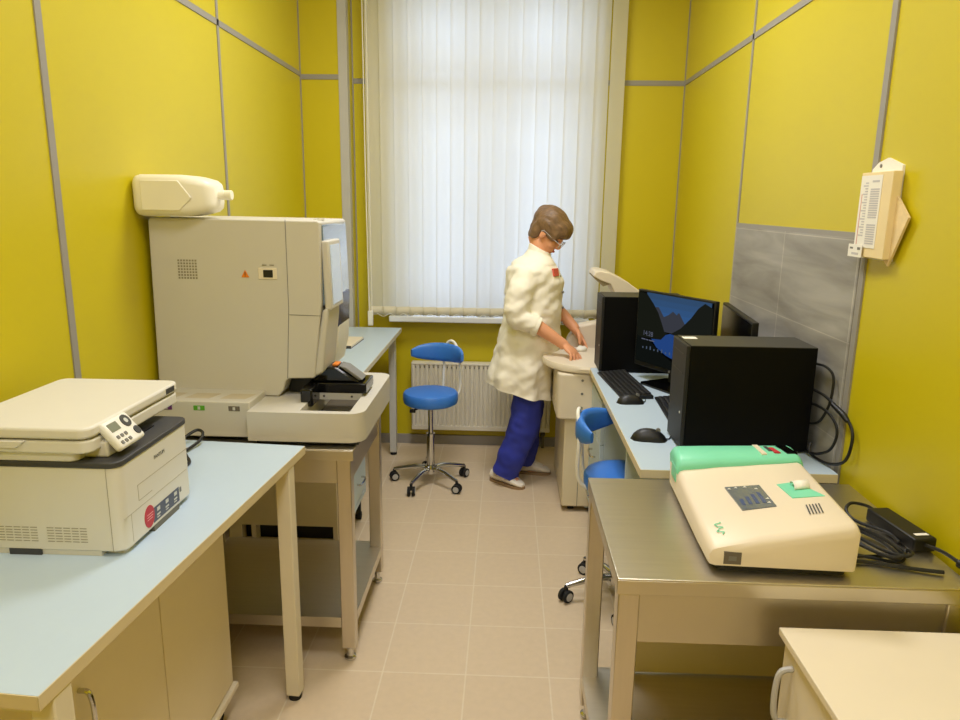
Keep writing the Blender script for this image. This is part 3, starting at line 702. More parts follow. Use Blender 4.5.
def make_monitor(label, centre, ang, w, z0, z1, zb, lit):
    # local: screen faces -Y, width along X
    m = thing('monitor', label, 'monitor', (centre[0], centre[1], zb), ang, 'computer monitors on the desk')
    h0, h1 = z0-zb, z1-zb
    B().box(-w/2, w/2, 0, .022, h0, h1).obj('housing', 'black', m, bevel=.003)
    B().box(-w/2+.008, w/2-.008, -.0012, .001, h0+.02, h1-.008).obj('screen', 'blackgloss', m, smooth=False)
    B().box(-.03, .03, .022, .05, .02, h0+.14).box(-.02, .02, .022, .034, h0+.1, h0+.18).obj('stand', 'black', m, bevel=.003)
    B().rings([[(x, y, z) for x, y in rrect(-.12, .12, -.06, .11, .02)] for z in (0, .009)]).obj('base', 'blackgloss', m, bevel=.002)
    B().cyl((0, -.0016, h0+.011), (0, .0, h0+.011), .005, seg=12).obj('badge', 'midgrey', m)
    if lit:
        sx0, sx1, sz0, sz1 = -w/2+.008, w/2-.008, h0+.02, h1-.008
        def pp(u, v, k): return (sx0+(sx1-sx0)*u, -.0013-.0002*k, sz0+(sz1-sz0)*v)
        def lay(name, pts, col, k, s=1.): B().poly([pp(u, v, k) for u, v in pts]).obj(name, emit('screen '+name, col, s), m, smooth=False)
        lay('picture_ground', [(0, 0), (1, 0), (1, 1), (0, 1)], (4, 4, 5), 1)
        for q in range(6):
            v0, v1 = .52+q*.08, .52+(q+1)*.08
            lay('picture_sky', [(.12, v0), (.98, v0), (.98, v1), (.12, v1)], (46, 86-3*q, 142-8*q), 2)
        lay('picture_mountain', [(.15, .5), (.15, .8), (.30, .82), (.38, .70), (.44, .74), (.50, .80), (.55, .76), (.58, .80), (.64, .70), (.72, .58), (.74, .5)], (52, 54, 62), 3)
        lay('picture_slope', [(0, .35), (0, 1), (.12, .98), (.22, .86), (.3, .74), (.36, .6), (.4, .5), (.52, .46), (.4, .38)], (22, 24, 18), 4)
        lay('picture_slope', [(1, .34), (1, .93), (.9, .98), (.82, .9), (.74, .76), (.62, .6), (.5, .5), (.5, .42), (.62, .38)], (24, 26, 22), 4)
        lay('picture_lake', [(.22, .36), (.36, .38), (.42, .46), (.48, .49), (.56, .48), (.62, .41), (.72, .36), (.76, .2), (.66, .12), (.44, .18), (.3, .26)], (32, 62, 118), 5)
        lay('picture_shore', [(0, 0), (.8, 0), (.7, .14), (.52, .12), (.36, .2), (.2, .33), (0, .37)], (14, 17, 15), 6)
        mt = emit('screen text', (84, 88, 104), 1.)
        text('clock', '14:28', .030, mt, m, frame(Vector(pp(.17, .42, 8)), (1, 0, 0), (0, 0, 1)), .0001)
        b = B()
        for u, l in ((.08, .06), (.15, .03), (.19, .08)): b.poly([pp(u, .325, 8), pp(u+l, .325, 8), pp(u+l, .34, 8), pp(u, .34, 8)])
        b.obj('date_line', mt, m, smooth=False)
        b = B()
        for k in range(8):
            u = .1+k*.055; b.poly([pp(u, .2, 8), pp(u+.016, .2, 8), pp(u+.016, .225+.012*(k % 3), 8), pp(u, .225+.012*(k % 3), 8)])
        b.obj('notice_marks', emit('screen marks', (70, 82, 100)), m, smooth=False)
    return m
a1 = math.atan2(2.73-3.13, .80-.578)
m1 = make_monitor('monitor showing a dark blue mountain lake beside the farther tower', ((.578+.80)/2, (3.13+2.73)/2), a1, .457, .812, 1.146, .7505, True)
a2 = math.atan2(2.40-2.93, .831-.887)
m2 = make_monitor('switched off monitor seen edge on behind the nearer tower', (.859, 2.665), a2, .53, .80, 1.12, .7505, False)

def make_keyboard(label, loc, rz):
    k = thing('keyboard', label, 'keyboard', loc, rz, 'black keyboards on the desk')
    B().prism([(-.065, 0), (.065, 0), (.065, .014), (.05, .018), (-.055, .008), (-.065, .006)], 'x', -.22, .22).obj('keyboard_body', 'black', k, bevel=.003)
    nk = 0
    b = B()
    for r in range(6):
        y = -.052+r*.019; z = .0085+.0018*r
        for c in range(18):
            x = -.208+c*.0232
            if r == 0 and 4 <= c <= 8:
                continue
            b.box(x, x+.019, y, y+.0155, z, z+.005)
        if r == 0: b.box(-.115, -.003, y, y+.0155, z, z+.005)
    b.obj('keys', 'keys', k, bevel=.001, seg=1)
    b = B()
    for i in range(3): b.box(.165+i*.014, .171+i*.014, .056, .058, .0178, .0184)
    b.obj('indicator', 'lightprint', k)
    return k
k1 = make_keyboard('black keyboard in front of the lit monitor', (.508, 2.965, .7505), math.radians(-84.5))
k2 = dup(k1, (.655, 2.545, .7505), math.radians(-92.5), 'black keyboard partly hidden behind the nearer tower')
def make_mouse(label, loc, rz):
    m = thing('computer_mouse', label, 'mouse', loc, rz, 'black computer mice on the desk')
    rg = []
    for i in range(13):
        t = i/12; x = -.055+.11*t
        s = math.sqrt(max(0, 1-(2*t-1)**2))**.7+.04; s = min(1, s)
        hh = .036*(math.sin(PI*(.12+.8*t)))**.8*min(1, s+.1); ww = .031*s*(1-.12*math.sin(PI*t))
        rg.append([(x, ww*math.cos(q), max(0, hh*math.sin(q)) if math.sin(q) >= 0 else 0.0005*math.sin(q)) for q in [2*PI*k/20 for k in range(20)]])
    B().rings(rg).obj('mouse_shell', 'black', m)
    B().cyl((.026, -.004, .031), (.026, .004, .031), .007, seg=14).obj('scroll_wheel', 'midgrey', m)
    B().tube([(.05, 0, .006), (.060, .012, .003), (.066, .03, .003), (.070, .045, .003)], .0018, 6, 5).obj('mouse_cable', 'cable', m)
    return m
mo1 = make_mouse('black mouse at the end of the keyboard by the lit monitor', (.492, 2.69, .7505), math.radians(4))
mo2 = dup(mo1, (.478, 2.247, .7505), math.radians(-8), 'black mouse nearest the front, beside the nearer tower')
mo2.scale = (1.08, 1.08, 1.08)

def cable(name, label, pts, r=.0045):
    return tag(B().tube(pts, r, 8, 8).obj(name, 'cable'), label, 'cable')
cable('video_cable', 'thin black cable plugged in highest on the back of the nearer tower', [(.947, 2.2, 1.036), (.95, 2.15, 1.037), (.958, 2.11, 1.038), (.968, 2.08, 1.02), (.968, 2.07, .98), (.964, 2.075, .925), (.95, 2.09, .875), (.949, 2.15, .85), (.947, 2.2, .85)], .004)
pc_ = cable('power_cable', 'black cable with a thick lump looping out over the grey wall tiles', [(.947, 2.18, .955), (.948, 2.14, .957), (.953, 2.08, .955), (.962, 2.0, .935), (.973, 1.95, .905), (.973, 1.93, .865), (.97, 1.95, .80), (.962, 2.02, .765), (.953, 2.09, .757), (.943, 2.12, .768), (.95, 2.135, .79)], .0045)
B().tube([(.956, 2.035, .943), (.965, 1.985, .927), (.97, 1.962, .913)], [.007, .009, .007], 10, 4).obj('ferrite_choke', 'cable', pc_)
cable('usb_cable', 'black cable curling low behind the nearer tower down to the desk', [(.947, 2.17, .91), (.95, 2.12, .915), (.958, 2.06, .91), (.966, 2.02, .885), (.967, 2.01, .85), (.962, 2.03, .805), (.952, 2.08, .775), (.943, 2.13, .762), (.949, 2.16, .76)], .0042)

# ------------------------------------------------------------------ right steel table + device + adapter
sr, hx, hy = steel_table('stainless steel table in the right foreground under the mint green device', .242, .965, 1.345, 1.9, .75, (.60, .714), .15, .05, .045, .004, False)
B().box(-hx+.125, hx-.06, hy-.025, hy-.022, .155, .70).obj('back_panel', 'beige', sr, smooth=False)

dv = thing('biochemistry_analyser', 'cream and mint green benchtop analyser with small screen on the steel table', 'analyser', (.44, 1.385, .75), math.radians(-2.5))
def sect(y, zl, zr, x0, x1, r=.014, z0=.016):
    return [(x0, y, z0), (x0-.002, y, zl-r), (x0+r*.3, y, zl-r*.3), (x0+r, y, zl), (x0+(x1-x0)*.33, y, zl+(zr-zl)*.36), (x0+(x1-x0)*.66, y, zl+(zr-zl)*.7), (x1-r, y, zr), (x1-r*.3, y, zr-r*.3), (x1+.002, y, zr-r), (x1, y, z0)]
hl = [(.0, .040, .104, .01, .287), (.006, .052, .112, .0, .295), (.02, .058, .117, -.002, .297), (.12, .066, .118, -.004, .299), (.24, .073, .119, -.004, .301), (.31, .078, .12, -.004, .302), (.345, .082, .12, -.004, .303), (.375, .092, .121, -.004, .303)]
dev = B().rings([sect(*q) for q in hl]+[sect(.46, .092, .116, -.004, .304)]).obj('body', 'device', dv)
B().rings([sect(y, a, b_, -.0055, x1, z0=.07) for y, a, b_, x1 in ((.362, .094, .124, .304), (.368, .106, .13, .304), (.38, .114, .134, .305), (.41, .121, .136, .305), (.45, .122, .135, .305), (.464, .112, .126, .303))]).obj('green_hood', 'mint', dv)
B().rings([[(x, y, z) for x, y in rrect(.012, .285, .012, .455, .02)] for z in (0, .016)]).obj('base', 'black', dv)
def topz(x, y):
    for (a, b) in zip(hl, hl[1:]):
        if a[0] <= y <= b[0]:
            t = (y-a[0])/(b[0]-a[0]); break
    zl = a[1]+(b[1]-a[1])*t; zr = a[2]+(b[2]-a[2])*t; x0 = a[3]; x1 = a[4]
    return zl+(zr-zl)*min(1, max(0, (x-x0)/(x1-x0)))
def patch(name, pts, m, up=.003, par=None, th=.004):
    b = B(); vs = [(x, y, topz(x, y)) for x, y in pts]
    b.rings([[(x, y, z-th) for x, y, z in vs], [(x, y, z+up) for x, y, z in vs]])
    return b.obj(name, m, par or dv, smooth=False)
sc_ = patch('display', [(.094, .128), (.168, .13), (.163, .245), (.085, .25)], mat('device display', (92, 104, 124), .1, coat=1.), .004)
b = B()
for i, (x, y) in enumerate(((.092, .238), (.108, .241), (.128, .240), (.15, .225), (.16, .17), (.158, .15))):
    z = topz(x, y)+.0045; b.poly([(x-.006, y-.004, z), (x+.005, y-.003, z), (x+.002, y+.006, z)])
b.obj('display_glint', 'lightprint', sc_, smooth=False)
b = B()
for i in range(4):
    x = .1+i*.015; b.poly([(x, .15, topz(x, .15)+.0045), (x+.008, .15, topz(x+.008, .15)+.0045), (x+.008, .18+i*.01, topz(x+.008, .18)+.0047), (x, .18+i*.01, topz(x, .18)+.0047)])
b.obj('display_bars', mat('display blue', (70, 86, 130), .2), sc_, smooth=False)
patch('printer_slot', [(.212, .162), (.280, .155), (.245, .245), (.202, .24)], 'mint', .0035)
# curled strip of paper
rg = []
for i in range(9):
    t = i/8; a = PI*.95*t
    y = .198+.017*(1-math.cos(a)) ; zz = .0035+.013*math.sin(a)
    rg.append((y, zz))
b = B(); vs = []
for (y, zz) in rg: vs.append([b.bm.verts.new((x, y, topz(x, y)+.0015+zz)) for x in (.228, .262)])
for i in range(8): b.bm.faces.new([vs[i][0], vs[i][1], vs[i+1][1], vs[i+1][0]])
pp_ = b.obj('printer_paper', 'paper', dv); md = pp_.modifiers.new('t', 'SOLIDIFY'); md.thickness = .0008
b = B()
for k in range(5):
    x = .219+k*.0065
    for j in range(1):
        vs = [(x, .075), (x+.0028, .075), (x+.0095, .12), (x+.0067, .12)]
        b.poly([(p, q, topz(p, q)+.004) for p, q in vs])
b.obj('speaker_slots', 'darkgrey', dv, smooth=False)
lp = [(.030+.006*math.cos(t)+.003*math.sin(2.3*t), .092-.05*t/14, 0) for t in [14*k/40 for k in range(41)]]
B().tube([(x, y, topz(x, y)+.0008) for x, y, _ in lp], .0011, 6).obj('script_mark', 'mint', dv)
B().box(.026, .062, -.0008, .006, .020, .0475).obj('grey_badge', 'greysticker', dv, bevel=.0005)
B().box(.036, .052, -.0012, .0, .028, .038).obj('badge_mark', 'midgrey', dv, smooth=False)
# strip, keys and dark window on the green hood
def hood(name, pts, m, z=.1385): 
    b = B(); b.rings([[(x, y, z-.006) for x, y, in pts], [(x, y, z+.0006) for x, y in pts]]); return b.obj(name, m, dv, smooth=False)
def hz(x): return .1215+(.1355-.1215)*max(0, min(1, (x+.0055)/.31))
def hoodpatch(name, pts, m, up=.001):
    b = B(); b.rings([[(x, y, hz(x)-.003) for x, y in pts], [(x, y, hz(x)+up) for x, y in pts]]); return b.obj(name, m, dv, smooth=False)
hoodpatch('cream_strip', [(.208, .384), (.221, .384), (.216, .455), (.203, .455)], 'device', .0015)
hoodpatch('red_key', [(.243, .392), (.257, .392), (.249, .432), (.237, .432)], 'red', .002)
hoodpatch('dark_key', [(.232, .405), (.240, .405), (.236, .442), (.228, .442)], 'darkgrey', .0018)
hoodpatch('dark_window', [(.272, .388), (.298, .388), (.286, .446), (.260, .446)], 'blackgloss', .002)
B().box(-.0078, -.003, .372, .43, .05, .088).obj('side_door', 'mint', dv, bevel=.002)

ad = thing('power_adapter', 'black power supply brick on the steel table against the yellow wall', 'power adapter', (.935, 1.585, .7505), math.radians(8))
B().box(-.028, .028, -.085, .085, 0, .033).obj('brick', 'black', ad, bevel=.005)
B().box(-.012, .02, -.068, -.058, .0328, .0336).obj('label', 'paper', ad, smooth=False)
B().tube([(0.0, -.085, .018), (.012, -.12, .02), (.022, -.16, .014), (.028, -.21, .01)], .0042, 8, 5).cyl((.022, -.16, .013), (.03, -.22, .01), .010, .008).obj('mains_lead', 'cable', ad)
B().tube([(0, .085, .02), (-.01, .11, .026), (-.045, .12, .03), (-.07, .10, .02), (-.068, .06, .01), (-.03, 0.0, .008), (-.035, -.05, .008)], .004, 8, 6).obj('output_lead', 'cable', ad)
pts = []
for k in range(34):
    a = 2*PI*k/11; q = k/34
    pts.append((.835+.042*math.cos(a)*(1+.12*math.sin(3*q*7))+.012*math.cos(a*.37), 1.515+.075*math.sin(a)-.04*math.cos(a), .757+.012*(k % 11)/11+.010*q))
cable('coiled_cable', 'bundle of coiled black cable on the steel table right of the analyser', [(.78, 1.46, .757)]+pts+[(.86, 1.44, .757), (.80, 1.46, .757), (.752, 1.475, .757)], .0038)
cable('supply_lead', 'black lead running along the steel table from the analyser to the coil', [(.76, 1.44, .756), (.80, 1.436, .756), (.85, 1.42, .756), (.89, 1.41, .756), (.93, 1.40, .757)], .0045)

# ------------------------------------------------------------------ white cabinet right foreground
wc = thing('low_cabinet', 'cream low cabinet with bow handle at the bottom right corner', 'cabinet', (.56, 1.3, 0))
B().box(0, .405, -.7, 0, .664, .68).obj('cabinet_top', 'cream', wc, bevel=.002)
B().box(.03, .40, -.69, -.006, .06, .664).obj('body', 'cream', wc, bevel=.002)
for y0, y1, hy_ in ((-.34, -.008, -.055), (-.688, -.345, -.64)):
    d = B().box(.012, .029, y0, y1, .07, .655).obj('door', 'cream', wc, bevel=.0015)
    B().tube([(.012, hy_, .625), (-.012, hy_, .615), (-.018, hy_, .565), (-.012, hy_, .515), (.012, hy_, .505)], .006, 8, 5).obj('door_handle', 'trimlight', d)
B().box(.05, .38, -.67, -.03, 0, .06).obj('plinth', 'midgrey', wc, smooth=False)

# ------------------------------------------------------------------ document holder on the right wall
wh = thing('document_holder', 'cream wall pocket with printed lists hung on the right wall', 'wall holder', (.99, 1.925, 1.368))
B().prism([(-.045, .0), (.105, .0), (.105, .235), (.075, .252), (.03, .262), (-.045, .24)], 'x', -.007, 0).obj('back_board', 'paper', wh, smooth=False)
B().box(-.032, -.007, -.055, .105, 0.005, .226).obj('pocket', 'card', wh, bevel=.002)
B().box(-.0335, -.0322, -.008, .102, .03, .218).obj('printed_list', 'paper', wh, smooth=False)
b = B()
for z0, z1 in ((.04, .095), (.108, .19)):
    k = int((z1-z0)/.006)
    for i in range(k): b.box(-.0341, -.0334, .0, .045, z0+i*.006, z0+i*.006+.004)
for i in range(20): b.box(-.0341, -.0334, .06, .085-(.01 if i % 3 else 0), .06+i*.0072, .0635+i*.0072)
b.box(-.0341, -.0334, .005, .04, .2, .205)
b.obj('print_lines', 'print', wh, smooth=False)
B().box(-.0341, -.0334, .088, .091, .032, .17).obj('margin_line', 'pinkline', wh, smooth=False)
B().cyl((-.009, .06, .243), (-.0068, .06, .243), .005, seg=12).obj('hanging_hole', 'midgrey', wh)
tg = B().box(-.038, -.0365, .046, .122, .003, .037).obj('tag', 'paper', wh, smooth=False)
B().box(-.0386, -.0378, .095, .112, .024, .029).box(-.0386, -.0378, .054, .07, .023, .03).obj('tag_marks', 'midgrey', tg, smooth=False)
B().box(-.0386, -.0378, .062, .1, .009, .015).obj('tag_print', 'print', tg, smooth=False)
cdo = B().prism([(-.052, -.012), (-.120, .112), (-.055, .165), (.0, .15), (.0, .02)], 'x', -.016, -.010).obj('loose_card', mat('patterned card', (232, 206, 158), .7, var=.25, vscale=40), wh, smooth=False)

# ------------------------------------------------------------------ person
pe = thing('person', 'woman in a white lab coat and blue trousers bending over the machine by the window', 'person', (0, 0, 0))
NY, FY = 3.60, 3.87      # near / far side of the body
hd = Vector((.212, 3.735, 1.362)); HR = Euler((0, math.radians(30), math.radians(-16)), 'XYZ').to_matrix()
HR = Matrix.Rotation(math.radians(-16), 3, 'Z') @ Matrix.Rotation(math.radians(38), 3, 'Y')
hs = 1.0
def hp(x, y, z): return hd + HR @ (Vector((x, y, z))*hs)
bd = B()
def he(b, c, r, rot=None): b.ell(hp(*c), tuple(v*hs for v in r), HR @ (rot or Matrix.Identity(3)), 24, 16)
he(bd, (-.012, 0, .03), (.088, .068, .078)); he(bd, (.022, 0, -.035), (.060, .054, .075)); he(bd, (.045, 0, -.085), (.035, .034, .026))
he(bd, (-.02, 0, -.02), (.06, .058, .06))
he(bd, (.085, 0, -.026), (.018, .012, .017)); he(bd, (.077, 0, -.006), (.012, .009, .026)); he(bd, (.070, 0, .012), (.016, .045, .012))
he(bd, (.072, 0, -.062), (.014, .024, .012))
for s in (-1, 1):
    he(bd, (-.005, s*.068, -.012), (.016, .007, .028)); he(bd, (.052, s*.034, -.03), (.024, .02, .022))
# neck, trunk
bd.tube([hp(-.035, 0, -.05), Vector((.165, 3.735, 1.29)), Vector((.145, 3.735, 1.2))], [.05, .048, .055], 18, 4)
bd.rings([[(cx+rx*math.cos(t), 3.735+ry*math.sin(t), z) for t in [2*PI*k/24 for k in range(24)]] for cx, rx, ry, z in
   ((.14, .12, .15, .72), (.14, .12, .15, .84), (.145, .105, .14, .95), (.145, .11, .155, 1.08), (.14, .095, .165, 1.17), (.14, .06, .09, 1.225))])
# arms
def limb(b, pts, rad, n=5, seg=14): b.tube(pts, rad, seg, n)
nA = [(.115, 3.575, 1.165), (.065, 3.55, 1.03), (.072, 3.535, .935), (.155, 3.525, .905), (.262, 3.51, .838), (.30, 3.505, .812)]
fA = [(.16, 3.90, 1.165), (.20, 3.93, 1.05), (.235, 3.93, .96), (.30, 3.87, .92), (.36, 3.82, .865), (.38, 3.80, .842)]
limb(bd, nA, [.036, .038, .038, .037, .028, .026]); limb(bd, fA, [.036, .038, .038, .036, .028, .025])
def hand(b, w, fwd, up, side, curl, sgn):
    # w wrist, fwd finger direction, up back-of-hand direction, side thumb direction
    w = Vector(w); f = Vector(fwd).normalized(); u = Vector(up); u = (u-f*u.dot(f)).normalized(); s = f.cross(u)*sgn
    rot = Matrix((f, s, u)).transposed()
    b.ell(w+f*.042, (.044, .038, .016), rot, 18, 12); b.ell(w+f*.01, (.028, .026, .019), rot, 14, 10)
    for i, (off, ln) in enumerate(((.031, .068), (.0105, .076), (-.0105, .071), (-.031, .056))):
        p0 = w+f*.06+s*off; g_ = (f+s*off*5).normalized(); pts = [w+f*.03+s*off*.6, p0+f*.016]; a = 0
        p = pts[-1]
        for k, part in enumerate((.42, .32, .26)):
            a += curl[i]*(.7 if k == 0 else 1)
            d = (g_*math.cos(a)-u*math.sin(a))
            p = p+d*ln*part; pts.append(p)
        b.tube(pts, [.0080, .0078, .0074, .0068, .0062], 10, 3)
    t0 = w+f*.018+s*.022; t1 = t0+(f*.5+s*.75-u*.25).normalized()*.035; t2 = t1+(f*.85+s*.15-u*.4).normalized()*.03; t3 = t2+(f*.85-s*.2-u*.45).normalized()*.024
    b.tube([t0, t1, t2, t3], [.0125, .0115, .0095, .008], 10, 3)
hand(bd, (.30, 3.505, .816), (.50, -.60, -.42), (.45, -.25, .87), 0, (.62, .7, .78, .85), -1)
hand(bd, (.378, 3.80, .843), (.5, -.25, -.75), (.7, .2, .5), 0, (.22, .25, .3, .35), 1)
# legs
limb(bd, [(.14, 3.655, .8), (.125, 3.65, .4), (.03, 3.685, .09)], [.085, .055, .04]); limb(bd, [(.14, 3.81, .8), (.14, 3.83, .4), (.112, 3.855, .09)], [.07, .048, .038])
# feet
limb(bd, [(-.02, 3.705, .05), (.04, 3.662, .035), (.085, 3.628, .026)], [.03, .032, .022]); limb(bd, [(.10, 3.857, .05), (.16, 3.853, .035), (.235, 3.845, .026)], [.03, .032, .022])
body = remesh(bd.obj('body', 'skin', pe), .0032, 2)
# hair
hb = B()
he(hb, (-.018, 0, .046), (.096, .081, .080)); he(hb, (.035, 0, .056), (.066, .072, .052)); he(hb, (.068, 0, .048), (.034, .060, .030))
he(hb, (-.056, 0, .01), (.044, .064, .066)); he(hb, (-.058, 0, -.045), (.022, .046, .036))
for s in (-1, 1):
    he(hb, (-.015, s*.056, .034), (.068, .028, .046)); he(hb, (-.046, s*.052, -.015), (.028, .022, .054)); he(hb, (.036, s*.058, .024), (.036, .018, .036))
hair = hb.obj('hair', 'hair', pe); remesh(hair, .005, 14)
nr = [v.normal.copy() for v in hair.data.vertices]
for v, nv in zip(hair.data.vertices, nr):
    l = HR.transposed() @ (v.co-hd)
    d = noise.noise(Vector((l.x*14, l.y*70+l.z*30, l.z*18)))*.005+noise.noise(Vector((l.x*9+3, l.y*30, l.z*9)))*.004
    v.co += nv*(d+.004)
# facial details
for s in (-1, 1):
    e = B(); he(e, (.071, s*.03, -.004), (.007, .011, .005)); e.obj('eye', 'eye', pe)
e = B(); he(e, (.084, 0, -.061), (.006, .02, .0055)); e.obj('mouth', 'lips', pe)
gl = B()
for s in (-1, 1):
    gl.tube([hp(.096, s*(.034+.026*math.cos(t)), -.008+.017*math.sin(t)) for t in [2*PI*k/20 for k in range(21)]], .0016, 6)
    gl.tube([hp(.094, s*.058, -.002), hp(.05, s*.072, .0), hp(-.005, s*.078, .004), hp(-.02, s*.077, -.006)], .0019, 6, 4)
gl.tube([hp(.097, -.009, -.004), hp(.099, 0, -.001), hp(.097, .009, -.004)], .0015, 6)
gl.obj('glasses', 'trimlight', pe)
# lab coat
ct = B()
def oval(cx, rx, ry, z, tilt=0., n=36, cy=3.735, wav=0.):
    out = []
    for k in range(n):
        t = 2*PI*k/n; w_ = 1+wav*math.sin(5*t+1)+wav*.6*math.sin(9*t)
        out.append((cx+rx*w_*math.cos(t), cy+ry*w_*math.sin(t), z-tilt*math.cos(t)))
    return out
ct.rings([oval(.075, .190, .222, .42, wav=.03), oval(.083, .184, .217, .53, wav=.025), oval(.088, .181, .213, .60, wav=.022), oval(.112, .17, .205, .72, wav=.014), oval(.13, .163, .195, .84, wav=.008), oval(.145, .152, .183, .95), oval(.147, .152, .188, 1.05), oval(.143, .15, .195, 1.12), oval(.134, .132, .192, 1.175), oval(.140, .105, .15, 1.215), oval(.155, .072, .085, 1.24), oval(.165, .058, .066, 1.262, .01), oval(.172, .052, .058, 1.275, .02)])
limb(ct, [(.115, 3.60, 1.15), (.075, 3.557, 1.08), (.052, 3.54, 1.0), (.058, 3.532, .94), (.10, 3.527, .925), (.158, 3.522, .905)], [.07, .068, .064, .058, .053, .048], 6, 18)
limb(ct, [(.155, 3.87, 1.15), (.185, 3.915, 1.08), (.21, 3.93, 1.0), (.235, 3.925, .955), (.29, 3.88, .925)], [.07, .066, .06, .054, .046], 6, 18)
coat = ct.obj('lab_coat', 'coat', pe); remesh(coat, .007, 5)
nr = [v.normal.copy() for v in coat.data.vertices]
for v, nv in zip(coat.data.vertices, nr):
    p = v.co
    d = .010*noise.noise(Vector((p.x*5+p.z*4, p.y*5, p.z*12)))+.008*noise.noise(Vector((p.x*9+5+p.z*8, p.y*9, p.z*20-p.x*14)))+.003*noise.noise(Vector((p.x*30, p.y*30, p.z*34)))
    low = max(0, min(1, (.85-p.z)/.3))
    d += low*.010*math.sin(9*math.atan2(p.y-3.735, p.x-.09)+3*p.z)
    if p.z < 1.2: v.co += nv*d
bmc = bmesh.new(); bmc.from_mesh(coat.data)
bmesh.ops.bisect_plane(bmc, geom=bmc.verts[:]+bmc.edges[:]+bmc.faces[:], plane_co=(0, 0, .553), plane_no=(.24, 0, 1), clear_inner=True)
bmc.to_mesh(coat.data); bmc.free()
for p in coat.data.polygons: p.use_smooth = True
B().rings([oval(.165, .063, .070, 1.235), oval(.172, .058, .065, 1.276, .028), oval(.172, .053, .06, 1.278, .028), oval(.165, .056, .062, 1.245)], cap=False).obj('collar', 'collarcloth', coat)
for z in (1.14, 1.06, .98, .90, .82, .74):
    x = {1.14: .275, 1.06: .293, .98: .295, .90: .292, .82: .287, .74: .283}[z]
    B().ell((x, 3.672, z), (.006, .007, .007), None, 10, 8).obj('button', 'midgrey', coat)
bf = frame(Vector((.243, 3.628, 1.165)), (.55, .8, 0), (-.25, 0, 1))
B().box(-.025, .022, -.02, .02, -.01, .012, bf).obj('badge', 'redbadge', coat, bevel=.002)

for pts, r in (([(.138, 3.523, .912), (.168, 3.521, .900)], .050), ):
    B().tube(pts, [r, r*.98], 20).obj('cuff', 'collarcloth', coat, bevel=.004)
# trousers
tb = B()
tb.rings([oval(.14, .13, .16, .80), oval(.14, .125, .155, .66)])
limb(tb, [(.138, 3.66, .74), (.130, 3.648, .55), (.112, 3.64, .36), (.062, 3.655, .2), (.012, 3.675, .058)], [.092, .083, .081, .077, .072], 6, 20)
limb(tb, [(.145, 3.81, .74), (.140, 3.83, .55), (.145, 3.84, .36), (.130, 3.85, .2), (.112, 3.855, .06)], [.092, .076, .072, .068, .068], 6, 20)
tr_ = tb.obj('trousers', 'trousers', pe); remesh(tr_, .007, 4)
nr = [v.normal.copy() for v in tr_.data.vertices]
for v, nv in zip(tr_.data.vertices, nr):
    p = v.co; v.co += nv*(.010*noise.noise(Vector((p.x*9, p.y*9, p.z*13)))+.005*noise.noise(Vector((p.x*20+p.z*10, p.y*20, p.z*24))))
# loafers
def shoe(heel, toe):
    h = Vector((*heel, 0)); t = Vector((*toe, 0)); d = t-h; L_ = d.length; f = d/L_; s = Vector((-f.y, f.x, 0))
    def rg(u, w, z0, z1, n=18): 
        return [h+f*(u*L_)+s*(w*math.cos(q))+Vector((0, 0, (z0+z1)/2+(z1-z0)/2*math.sin(q))) for q in [2*PI*k/n for k in range(n)]]
    o = B().rings([rg(-.0, .014, .012, .05), rg(.04, .027, .010, .066), rg(.18, .032, .010, .06), rg(.4, .036, .010, .075), rg(.55, .039, .010, .072), rg(.75, .040, .010, .052), rg(.9, .032, .010, .036), rg(.98, .018, .010, .024)]).obj('shoe', 'shoe', pe)
    B().rings([[h+f*(u*L_)+s*w_+Vector((0, 0, z)) for u, w_ in ((-.01, .012), (.05, .028), (.3, .032), (.6, .04), (.78, .041), (.93, .03), (1, .01), (1, -.01), (.93, -.03), (.78, -.041), (.6, -.04), (.3, -.032), (.05, -.028), (-.01, -.012))] for z in (0, .014)]).obj('sole', 'sole', o)
    B().tube([h+f*(.55*L_)+s*w_+Vector((0, 0, z)) for w_, z in ((-.037, .035), (-.022, .064), (0, .074), (.022, .064), (.037, .035))], .006, 8, 3).obj('strap', 'shoe', o)
shoe((-.062, 3.738), (.118, 3.604)); shoe((.075, 3.86), (.275, 3.842))
tag(B().ell((.40, 3.66, .766), (.03, .028, .018), None, 10, 7).obj('paper_tissue', 'paper'), 'crumpled white tissue between the hands of the woman', 'tissue')
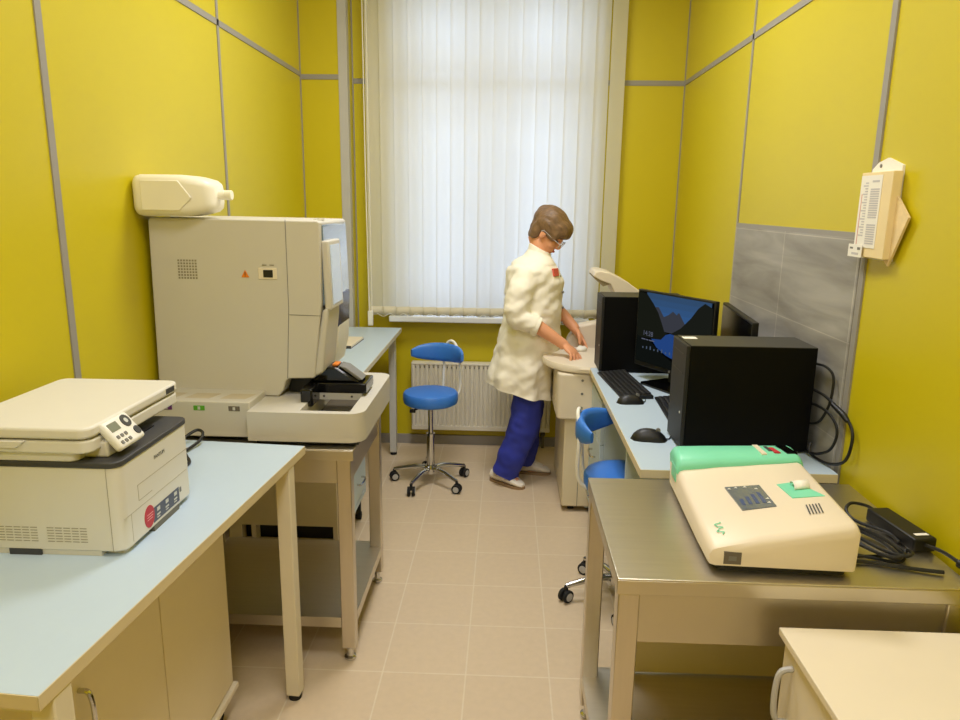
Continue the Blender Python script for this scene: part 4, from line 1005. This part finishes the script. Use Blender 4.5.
for v in bpy.data.objects['paper_tissue'].data.vertices: v.co += Vector((.4, 3.66, .766)).normalized()*0 + Vector((noise.noise(v.co*60)*.008, noise.noise(v.co*50+Vector((3, 1, 2)))*.008, noise.noise(v.co*70)*.006))

# ------------------------------------------------------------------ light
def area(name, loc, sx, sy, power, col, rot=(0, 0, 0)):
    l = bpy.data.lights.new(name, 'AREA'); l.shape = 'RECTANGLE'; l.size = sx; l.size_y = sy; l.energy = power; l.color = col
    o = bpy.data.objects.new(name, l); C.objects.link(o); o.location = loc; o.rotation_euler = rot; return o
WARM = (1., .985, .995)
area('ceiling_lamp', (-.08, 2.75, ZC-.03), .6, .6, 31, WARM)
area('ceiling_lamp', (-.08, 1.0, ZC-.03), .6, .6, 18, WARM)
area('ceiling_lamp', (-.08, -.7, ZC-.03), .6, .6, 22, WARM)
po = area('window_portal', ((WX0+WX1)/2, YB+.27, (WZ0+WZ1)/2), WX1-WX0, WZ1-WZ0, 1, (1, 1, 1), (-PI/2, 0, 0))
po.data.cycles.is_portal = True
wd = bpy.data.worlds.new('World'); bpy.context.scene.world = wd; wd.use_nodes = True
bg = wd.node_tree.nodes['Background']; bg.inputs[0].default_value = (.64, .78, 1., 1); bg.inputs[1].default_value = 3.1

# ------------------------------------------------------------------ camera
cam = bpy.data.cameras.new('Camera'); co = bpy.data.objects.new('Camera', cam); C.objects.link(co)
cam.sensor_width = 36; cam.lens = 36*712/960; cam.clip_start = .02
vY = Vector((28, -156, 712)).normalized(); vZ = -Vector((-43, 3240, 712)).normalized()
vZ = (vZ-vY*vZ.dot(vY)).normalized(); vX = vY.cross(vZ)
# columns: camera right / down / forward in world axes
right = Vector((vX.x, vY.x, vZ.x)); down = Vector((vX.y, vY.y, vZ.y)); fwd = Vector((vX.z, vY.z, vZ.z))
m = Matrix((right, -down, -fwd)).transposed().to_4x4(); m.translation = (0, 0, 1.5)
co.matrix_world = m
sc = bpy.context.scene; sc.camera = co
sc.view_settings.view_transform = 'Standard'; sc.view_settings.look = 'None'; sc.view_settings.gamma = 1; sc.view_settings.exposure = .1
sc.view_settings.use_curve_mapping = False
sc.cycles.max_bounces = 10; sc.cycles.transparent_max_bounces = 8
